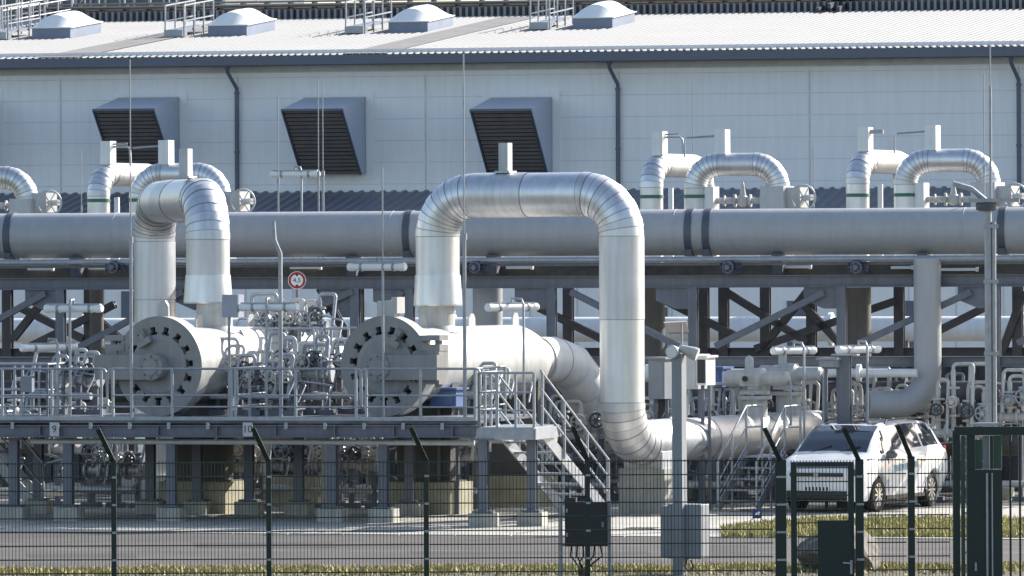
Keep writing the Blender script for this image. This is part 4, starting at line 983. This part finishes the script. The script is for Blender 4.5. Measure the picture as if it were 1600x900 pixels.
# ================================================================== WIRE FENCE AND GATES
FY = 88.9
fx = lambda px, py=800: P(px, py, FY).x
fz = lambda py: P(800, py, FY).z
ZT = fz(721)
fence = thing('wire_fence', 'dark green double wire mesh fence with angled post tops along the road', 'fence', (fx(540), FY, 0))
def post(px, w_=.075, parent=None, dx=-.215, dy=-.22, zt=None, name='fence_post'):
    x = fx(px); zt = zt or fz(716); mb = MB(); mb.box((x, FY, zt / 2), w_, .06, zt, X, Y_)
    mb.bar(Vector((x, FY, zt - .03)), Vector((x + dx, FY + dy, zt + .46)), .066, .05, Y_)
    p = mb.build(name, GREEN, parent or fence)
    m2 = MB()
    for k in range(5): m2.box((x + .01, FY - .04, zt - .25 - .4 * k), w_ * .9, .02, .03, X, Y_)
    m2.build('mesh_clamp', GALV, p)
def panel(pa, pb, parent, z0=.03, z1=None, step=.05):
    a, b = fx(pa) + .04, fx(pb) - .04; z1 = z1 or ZT; mb = MB(); x = a + .02
    yy = FY - .045
    while x < b: mb.box((x, yy, (z0 + z1 + .03) / 2), 0.0085, .0085, z1 + .03 - z0, X, Y_); x += step
    z = z1
    while z > z0:
        for s_ in (-1, 1): mb.box(((a + b) / 2, yy + .008 * s_, z), b - a, .010, .017, X, Y_)
        z -= .199
    mb.build('mesh_panel', GREEN, parent)
FP = (-68, 178, 420, 666, 918)
for px in FP: post(px)
for a, b in zip(FP[:-1], FP[1:]): panel(a, b, fence)
panel(918, 1212, fence)
for px in (1424,): post(px, .10)
panel(1350, 1420, fence); panel(1428, 1488, fence)
# pedestrian gate
gate = thing('pedestrian_gate', 'narrow dark green mesh gate with a solid lock plate in front of the white car', 'gate', (fx(1280), FY, 0))
for px, w_ in ((1220, .16), (1343, .12)): post(px, w_, gate, -.24, -.22, fz(720), 'gate_post')
x0, x1 = fx(1236), fx(1334); z0, z1 = .06, fz(724); mb = MB()
for x in (x0 + .04, x1 - .04): mb.box((x, FY - .02, (z0 + z1) / 2), .085, .06, z1 - z0, X, Y_)
for z in (z0 + .04, z1 - .035): mb.box(((x0 + x1) / 2, FY - .02, z), x1 - x0 - .172, .058, .07, X, Y_)
lf = mb.build('gate_frame', GREEN, gate)
panel(1241, 1330, gate, .1, fz(733))
xa, xb = fx(1277), fx(1330); mb = MB(); mb.box(((xa + xb) / 2, FY - .075, (fz(815) + .1) / 2), xb - xa, .03, fz(815) - .1, X, Y_); mb.build('lock_plate', GREEN, gate)
mb = MB(); mb.box((fx(1329), FY - .11, fz(888)), .035, .03, .2, X, Y_); mb.bar(Vector((fx(1329), FY - .13, fz(882))), Vector((fx(1316), FY - .13, fz(881))), .022); mb.build('handle', GALV, gate)
mb = MB(); x = x0
while x < x1: mb.box((x, FY - .02, z1 + .012), .02, .05, .024, X, Y_); x += .045
mb.build('gate_teeth', GALV, lf)
# sliding gate at the right
sl = thing('sliding_gate', 'heavy dark green sliding gate with its boxed drive post at the right edge', 'gate', (fx(1530), FY, 0))
def gb(pa, pb, y0, y1, m, name, dy=0, th=.12, par=None):
    a, b = fx(pa), fx(pb); za, zb = max(fz(y1), .02), fz(y0); m2 = MB(); m2.box(((a + b) / 2, FY + dy, (za + zb) / 2), b - a, th, zb - za, X, Y_); return m2.build(name, m, par or sl)
gb(1489, 1500, 676, 930, GREEN, 'guide_post'); rk = gb(1502, 1508, 684, 930, LGREEN, 'toothed_rack', .02, .08)
m2 = MB(); z = .1
while z < fz(690): m2.box((fx(1510), FY + .0, z), .04, .05, .03, X, Y_); z += .19
m2.build('rack_teeth', GALV, rk)
gb(1511, 1565, 737, 930, GREEN, 'drive_housing', 0, .3); gb(1511, 1523, 676, 736.5, GREEN, 'drive_post', 0, .2)
gb(1524.5, 1535, 690, 736, LGREEN, 'green_pane', .05, .05); gb(1537, 1546, 684, 736, CGREY, 'grey_pane', .05, .05); gb(1553, 1565, 684, 736, LGREEN, 'green_pane', .05, .05); gb(1547.5, 1551.5, 684, 736, GREEN, 'drive_post', 0, .15)
m2 = MB(); m2.tube([(fx(1541), FY - .165, .02), (fx(1541), FY - .165, fz(742))], .018, 8); m2.tube([(fx(1549), FY - .165, .02), (fx(1549), FY - .165, fz(742))], .012, 8); m2.build('cable_conduit', GALV, sl)
m2 = MB(); m2.box((fx(1523), FY - .16, fz(888)), .03, .03, .12, X, Y_); m2.build('handle', GALV, sl)
gb(1491, 1760, 670, 683, GREEN, 'top_rail', -.09, .08)
gb(1520, 1561, 664, 669, GALV, 'drive_cap', -.04, .2)
for px in range(1578, 1760, 15): gb(px - 1.6, px + 1.6, 683.5, 930, GREEN, 'gate_bar', -.09, .03)
# ================================================================== CABINETS BY THE FENCE, LAMP POST, BOULDER
CY = 91.6; t = thing('charcoal_cabinet', 'charcoal cabinet on two thin posts with cables below, behind the fence', 'cabinet', at_z(P(916, 800, CY), 0))
c = P(916, 819, CY); h_ = 68 / (F / CY); w_ = 67 / (F / CY)
mb = MB(); mb.box(c, w_, .28, h_, X, Y_); mb.build('housing', DGREY, t, bevel=.01); mb = MB(); mb.box(c - Y_ * .147, w_ - .06, .012, h_ - .06, X, Y_); mb.build('door', DGREY, t)
for px in (876, 952): mb = MB(); q = P(px, 800, CY); mb.box(at_z(q, P(px, 782, CY).z / 2), .055, .055, P(px, 782, CY).z, X, Y_); mb.build('post', GALV, t)
for k in (-.18, .18): mb = MB(); mb.cyl(c + Vector((-w_ / 2 + .03, -.15, k)), c + Vector((-w_ / 2 + .03, -.15, k + .06)), .014, n=8); mb.build('hinge', GALV, t)
mb = MB(); mb.box(c + Vector((w_ / 2 - .08, -.16, 0)), .03, .02, .08, X, Y_); mb.build('lock', GALV, t)
mb = MB()
for y in (787, 851): mb.bar(P(876, y, CY + .16), P(952, y, CY + .16), .04)
mb.build('cross_bar', GALV, t)
rn_ = random.Random(3)
for k in range(6):
    mb = MB(); a = P(893 + k * 9, 853, CY); e = at_z(P(905 + k * 3, 900, CY), .0); mb.tube([a, a - Vz * .15 + X * rn_.uniform(-.03, .03), (a + e) / 2 + X * rn_.uniform(-.06, .06) - Y_ * .03, e + Vz * .15, e], .014, 7); mb.build('cable', BLACK, t)
LY = 92.2; t = thing('lamp_post', 'square grey lamp post with floodlights and a grey cabinet on its shaft', 'lamp', at_z(P(1062, 800, LY), 0)); b_ = t.location
zt_ = P(1062, 553, LY).z; mb = MB(); mb.box(at_z(b_, zt_ / 2), .165, .165, zt_, AP, A); mb.build('shaft', CGREY, t)
mb = MB(); c = P(1076, 830, LY + .12); mb.box(c - A * 0, .56, .30, .82, AP, A); cb = mb.build('cabinet', CGREY, t, bevel=.012)
mb = MB(); c2_ = P(1050, 832, LY - .06); mb.box(P(1046, 831, LY + .2), .2, .2, .78, AP, A); mb.build('side_cabinet', CGREY, t)
mb = MB(); mb.tube([P(1074, 872, LY - .1), P(1070, 885, LY - .1), P(1076, 893, LY - .1), P(1084, 886, LY - .1), P(1079, 875, LY - .1)], .012, 6); mb.build('cable_loop', BLACK, t)
mb = MB(); q = P(1062, 549, LY); mb.bar(q - X * .14 + Vz * .02, q + X * .2 + Vz * .02, .05); mb.tube([q + X * .03, q + X * .03 + Vz * .42], .018, 8); mb.build('bracket', GALV, t)
f1 = P(1052, 549, LY - .05); dd = (-Y_ * .9 - X * .35 - Vz * .1).normalized(); mb = MB(); mb.lathe(f1 - dd * .16, dd, [(0, .05), (.08, .07), (.2, .10), (.24, .10)], 20); l1 = mb.build('floodlight', LGREY, t); mb = MB(); mb.lathe(f1 + dd * .082, dd, [(0, .085), (.004, .085)], 20); mb.build('lens', LAMPW, l1)
f2 = P(1076, 549, LY - .05); dd = (X * .86 - Y_ * .2 - Vz * .35).normalized(); mb = MB(); mb.lathe(f2 - dd * .13, dd, [(0, .05), (.06, .065), (.22, .10), (.27, .10)], 20); l2 = mb.build('floodlight', CREAM, t); mb = MB(); mb.lathe(f2 + dd * .142, dd, [(0, .085), (.004, .085)], 20); mb.build('lens', LAMPW, l2)
t = thing('flat_floodlight', 'tan flat floodlight on a thin pole above the lamp post, under the rack', 'lamp', at_z(P(1065, 600, 116.9), 0))
c = P(1057, 511, 116.9); mb = MB(); mb.hexa([c + Vector(p) for p in ((-.14, -.1, -.1), (.24, -.1, -.1), (.24, .1, -.13), (-.14, .1, -.13), (-.24, -.02, .08), (.18, -.02, .1), (.18, .12, .12), (-.24, .12, .1))]); mb.build('housing', BROWNW, t)
mb = MB(); mb.cyl(t.location, P(1065, 520, 116.9), .022, n=8); mb.build('pole', WHITE, t)
BY = 93.3; t_ = thing('boulder', 'big grey brown boulder lying behind the gate lock plate', 'rock', at_z(P(1316, 880, BY), 0))
import bmesh
from mathutils import noise as NZ
bm = bmesh.new(); rk_ = random.Random(11)
for k in range(34):
    z_ = rk_.uniform(-1, 1); a_ = rk_.uniform(0, 6.283); q_ = math.sqrt(1 - z_ * z_); g_ = rk_.uniform(.9, 1.06)
    bm.verts.new((q_ * math.cos(a_) * g_, q_ * math.sin(a_) * g_, z_ * g_))
hull = bmesh.ops.convex_hull(bm, input=bm.verts)
bmesh.ops.delete(bm, geom=[v for v in bm.verts if not v.link_faces], context='VERTS')
bmesh.ops.triangulate(bm, faces=bm.faces); bmesh.ops.subdivide_edges(bm, edges=bm.edges, cuts=5, use_grid_fill=True)
bmesh.ops.smooth_vert(bm, verts=bm.verts, factor=.5, use_axis_x=True, use_axis_y=True, use_axis_z=True)
for v in bm.verts:
    p = v.co.copy(); p *= 1 + .05 * NZ.noise(p * 3.3) + .03 * NZ.noise(p * 9); v.co = Vector((p.x * .72, p.y * .6, max(-.02, p.z * .46 + .28)))
bm.verts.index_update()
mb = MB(); bm.verts.ensure_lookup_table(); off = Vector((t_.location.x, t_.location.y, 0))
mb.add([v.co + off for v in bm.verts], [tuple(v.index for v in f.verts) for f in bm.faces], 0, False); bm.free(); mb.build('rock_mass', ROCK, t_)
# ================================================================== WHITE CAR
wl = P(1364, 803, 114.4); wl.z = 0
fwd = Vector((-.43, -.903, 0)).normalized(); lft_ = Vz.cross(fwd)
car = thing('parked_car', 'white people carrier with blue lettering parked behind the gate', 'car', wl - lft_ * .74)
car.rotation_euler = (0, 0, math.atan2(fwd.y, fwd.x))
ST = [  # x, zb, sill w, mid w, belt w, belt z, edge w, edge z, top z
 (.93, .24, .58, .68, .62, .74, .52, .80, .83), (.90, .23, .66, .76, .72, .80, .62, .86, .89), (.80, .22, .73, .83, .80, .86, .69, .93, .965), (.60, .22, .78, .875, .85, .93, .73, 1.0, 1.035), (.36, .22, .81, .90, .88, .975, .75, 1.05, 1.085),
 (.22, .22, .82, .907, .888, .99, .745, 1.09, 1.13), (-.05, .22, .82, .91, .89, 1.005, .715, 1.28, 1.34), (-.32, .22, .82, .91, .89, 1.015, .69, 1.44, 1.505), (-.56, .22, .82, .91, .89, 1.02, .67, 1.535, 1.60), (-.80, .22, .82, .91, .89, 1.03, .66, 1.575, 1.642), (-1.30, .22, .82, .91, .89, 1.035, .655, 1.60, 1.67), (-1.9, .22, .82, .91, .89, 1.045, .65, 1.605, 1.68),
 (-2.5, .22, .82, .91, .885, 1.06, .645, 1.595, 1.665), (-2.95, .23, .81, .905, .88, 1.075, .63, 1.57, 1.635), (-3.22, .25, .79, .895, .87, 1.085, .61, 1.52, 1.575), (-3.40, .28, .76, .88, .85, 1.08, .60, 1.34, 1.385), (-3.52, .32, .71, .85, .82, 1.06, .60, 1.14, 1.17), (-3.60, .38, .63, .79, .77, .98, .57, 1.0, 1.02)]
def lerp_st(x):
    for a, b in zip(ST[:-1], ST[1:]):
        if a[0] >= x >= b[0]:
            f = (a[0] - x) / (a[0] - b[0]); f2 = f
            return [p + (q - p) * f2 for p, q in zip(a, b)]
    return list(ST[0] if x > ST[0][0] else ST[-1])
xs = sorted(set([round(.93 - i * .0454, 4) for i in range(100)] + [.93, -3.60]), reverse=True)
xs = [x for x in xs if x >= -3.60]
def cat(p0, p1, p2, p3, t): return .5 * ((2 * p1) + (p2 - p0) * t + (2 * p0 - 5 * p1 + 4 * p2 - p3) * t * t + (3 * p1 - p0 - 3 * p2 + p3) * t ** 3)
NS = 5; rows = []
for x in xs:
    _, zb, ws, wm, wb, zbt, we, zed, zt = lerp_st(x)
    arch = 0
    for xa in (0, -2.68):
        d_ = abs(x - xa)
        if d_ < .375: arch = max(arch, .31 + math.sqrt(.375 ** 2 - d_ ** 2))
    zb2_ = max(zb, arch); zm = max(.60, zb2_ + .03)
    pts = [Vector((0, zb2_)), Vector((ws, zb2_)), Vector((wm, zm)), Vector((wb, max(zbt, zm + .08))), Vector((we, max(zed, zm + .1))), Vector((we * .62, zt - .012)), Vector((0, zt))]
    ln = []
    for j in range(6):
        p0_, p1_, p2_, p3_ = pts[max(j - 1, 0)], pts[j], pts[j + 1], pts[min(j + 2, 6)]
        for k in range(NS):
            t = k / NS
            q = (p1_ + (p2_ - p1_) * t) if j in (0, 1, 3) else cat(p0_, p1_, p2_, p3_, t)
            ln.append(Vector((x, q[0], q[1])))
    ln.append(Vector((x, pts[6][0], pts[6][1]))); rows.append(ln)
NP = 6 * NS
parts_ = {}
def put(name, quad): parts_.setdefault(name, []).append(quad)
for i in range(len(xs) - 1):
    xm = (xs[i] + xs[i + 1]) / 2
    for j in range(NP):
        s_ = j / NS; seg = int(s_); fr_ = s_ - seg
        nm = 'body'
        if seg == 0: nm = 'underbody'
        elif seg == 3 and fr_ >= .2 and fr_ < .95:
            if -1.29 < xm < -.12 or -2.22 < xm < -1.38 or -3.12 < xm < -2.31:
                frac = max(0, (-.02 - xm) / .5)
                if xm > -.55 and fr_ > frac: nm = 'body'
                elif xm < -2.95 and fr_ > .75: nm = 'body'
                else: nm = 'side_window%d' % (0 if xm > -1.35 else 1 if xm > -2.3 else 2)
        elif seg in (4, 5) and -.56 < xm < .20 and not (seg == 4 and fr_ < .15): nm = 'windscreen'
        elif (seg == 5 or seg == 4 and fr_ >= .5) and -1.9 < xm < -.66: nm = 'dark_roof_panel'  # darker panel across the roof above the windscreen
        elif seg in (4, 5) and -3.42 < xm < -3.2: nm = 'rear_window'
        for sg in (1, -1): put(nm + ('+-'[sg < 0] if nm.startswith('side') else ''), ([rows[i][j], rows[i + 1][j], rows[i + 1][j + 1], rows[i][j + 1]], sg))
for e in (0, -1):
    ln = rows[e]
    for j in range(NS, NP): put('body', ([ln[j], ln[j + 1], Vector((ln[j + 1].x, -ln[j + 1].y, ln[j + 1].z)), Vector((ln[j].x, -ln[j].y, ln[j].z))], 1))
cm = {'body': CARW, 'underbody': BLACK, 'side_window': GLASS, 'windscreen': GLASS, 'rear_window': GLASS, 'dark_roof_panel': GLASS}
for nm, qs in parts_.items():
    idx = {}; mb = MB(); fs = []
    for q, sg in qs:
        f = []
        for p in q:
            k = (round(p.x, 4), round(p.y * sg, 4), round(p.z, 4))
            if k not in idx: idx[k] = len(idx)
            f.append(idx[k])
        fs.append(tuple(dict.fromkeys(f)))
    mb.add([Vector(k) for k in idx], [f for f in fs if len(f) > 2], 0, True)
    nm = nm.rstrip('+-012'); mb.build(nm, cm[nm], car, local=True)
Lx, Ly = Vector((1, 0, 0)), Vector((0, 1, 0))
def cbox(name, c, sx, sy, sz, m, par=None, rz_=0, bev=0):
    mb = MB(); ax = Vector((math.cos(rz_), math.sin(rz_), 0)); mb.box(c, sx, sy, sz, ax, Vz.cross(ax)); return mb.build(name, m, par or car, local=True, bevel=bev)
gr = cbox('grille', (.94, 0, .72), .06, 1.06, .07, BLACK); cbox('lower_grille', (.93, 0, .335), .06, 1.2, .17, BLACK); cbox('splitter', (.93, 0, .265), .06, 1.2, .04, BLACK)  # lower grille oversized, its black also painting the bumper's shade
cbox('number_plate', (.94, 0, .46), .014, .52, .11, SIGNW);
mb = MB(); mb.lathe(Vector((.972, 0, .72)), Lx, [(0, .045), (.012, .045)], 24); mb.build('emblem', GALV, gr, local=True)
for s_ in (1, -1):
    cbox('headlight', (.80, .63 * s_, .76), .20, .30, .14, GLASS, None, -.6 * s_, .02)
    m2 = MB(); m2.ball((-.30, 1.0 * s_, 1.07), .115, 14, 0, (.75, 1.0, .75)); m2.box((-.32, .92 * s_, 1.01), .07, .14, .05, Lx, Ly); m2.build('mirror', BLACK if s_ < 0 else mat('mirror_grey', (.10, .10, .105), .35), car, local=True)
    for hx in (-1.22, -2.12): cbox('door_handle', (hx, .915 * s_, .90), .20, .03, .035, RIM)
    m2 = MB(); m2.tube([(-.9, .61 * s_, 1.62), (-1.0, .61 * s_, 1.685), (-1.9, .61 * s_, 1.71), (-2.85, .60 * s_, 1.68), (-2.98, .60 * s_, 1.60)], .018, 8); m2.build('roof_rail', BLACK, car, local=True)
    for hx in (-.36, -1.335, -2.27): cbox('door_seam', (hx, .906 * s_, .68), .012, .014, .66, JOINT)
    cbox('sill_trim', (-1.34, .845 * s_, .26), 1.9, .05, .07, BLACK)
    cbox('taillight', (-3.40, .80 * s_, 1.0), .14, .10, .3, mat('tail_red', (.25, .01, .01), .25), None, 0, .02)
    for wx in (0, -2.68):
        m2 = MB(); c_ = Vector((wx, .66 * s_, .325)); o_ = Ly * s_
        m2.lathe(c_, o_, [(0, .24), (0, .30), (.03, .325), (.18, .325), (.205, .305), (.21, .225), (.19, .225)], 36); wh = m2.build('wheel', RUBBER, car, local=True)
        m2 = MB(); m2.lathe(c_ + o_ * .10, o_, [(0, .225), (.095, .225), (.10, .205), (.03, .195)], 32, caps=False)
        for k in range(10):
            a_ = 2 * math.pi * k / 10; dr = Vector((math.cos(a_), 0, math.sin(a_))); m2.bar(c_ + o_ * .19, c_ + o_ * .185 + dr * .212, .035, .03, o_)
        m2.lathe(c_ + o_ * .17, o_, [(0, .06), (.035, .06)], 16); m2.build('rim', RIM, wh, local=True)
        m2 = MB(); m2.lathe(c_ + o_ * .11, o_, [(0, .2), (.01, .2)], 24); m2.build('brake_disc', DSTEEL, wh, local=True)
mb = MB(); x = -.62
for k, w_ in enumerate((.07, .05, .05, .02, .06, .05, .07, .05, .05, .06, .05, .05, .05, .06, .05)):
    h_ = .12 if k % 4 else .15; z = .79 + .004 * k
    mb.box((x - w_ / 2, .928, z), w_, .004, h_, Lx, Ly); x -= w_ + .028
mb.build('side_lettering', LETTER, car, local=True)
mb = MB()
for y in (-.45, .12): mb.bar(Vector((.24, y, 1.10)), Vector((.10, y + .42, 1.235)), .022)
mb.build('wiper', BLACK, car, local=True)
mb = MB()
for s_ in (1, -1): mb.tube([(.84, .5 * s_, .895), (.6, .60 * s_, 1.012), (.3, .66 * s_, 1.075)], .007, 5)
mb.tube([(.885, .46, .875), (.905, .2, .872), (.905, -.2, .872), (.885, -.46, .875)], .007, 5)
mb.build('bonnet_seam', JOINT, car, local=True)
mb = MB()
for k in range(7): mb.box((.948, -.21 + k * .07, .46), .004, .04, .07, Lx, Ly)
mb.build('plate_characters', BLACK, car, local=True)
mb = MB()
for s_ in (1, -1): mb.box((.92, .45 * s_, .34), .06, .14, .09, Lx, Ly)
mb.build('fog_light_recess', BLACK, car, local=True)
for s_ in (1, -1):
    mb = MB(); mb.box((-.85, .38 * s_, .85), .16, .46, .65, Lx, Ly); mb.box((-.83, .38 * s_, 1.27), .12, .26, .18, Lx, Ly); mb.build('seat', DGREY, car, local=True)
mb = MB(); mb.box((-.1, 0, .95), .35, 1.4, .1, Lx, Ly); mb.torus((-.38, .38, 1.0), (1, 0, .4), .18, .018, 20, 6); mb.build('dashboard', DGREY, car, local=True)
# ================================================================== CAMERA, LIGHT, SKY
cam = bpy.data.cameras.new('camera'); co = bpy.data.objects.new('camera', cam); COL.objects.link(co)
cam.sensor_width = 36; cam.lens = F * 36 / 1600; cam.shift_y = -(450 - HZ) / 1600; cam.clip_start = 1; cam.clip_end = 8000
M = Matrix(((cr, sr, 0, 0), (0, 0, -1, 0), (-sr, cr, 0, H), (0, 0, 0, 1)))
co.matrix_world = M; C.camera = co
AZ, EL = R(38), R(30)
sd = Vector((math.cos(AZ) * math.cos(EL), math.sin(AZ) * math.cos(EL), math.sin(EL)))
sun = bpy.data.lights.new('sun', 'SUN'); sun.energy = 5.0; sun.angle = R(.53); sun.color = (1, .97, .92)
so = bpy.data.objects.new('sun', sun); COL.objects.link(so); so.rotation_euler = sd.to_track_quat('Z', 'Y').to_euler(); so.location = (40, 60, 60)
w = bpy.data.worlds.new('World'); C.world = w; w.use_nodes = True
nt = w.node_tree; bg = nt.nodes['Background']; sky = nt.nodes.new('ShaderNodeTexSky'); sky.sky_type = 'NISHITA'; sky.sun_disc = False
sky.sun_elevation = EL; sky.sun_rotation = R(90) - AZ; sky.air_density = 1.0; sky.dust_density = 1.6; sky.ozone_density = 0.7
nt.links.new(sky.outputs['Color'], bg.inputs['Color']); bg.inputs['Strength'].default_value = 0.125
C.view_settings.view_transform = 'Standard'; C.view_settings.look = 'None'; C.view_settings.gamma = 1; C.view_settings.exposure = 0.92
C.render.resolution_x, C.render.resolution_y = 1024, 576
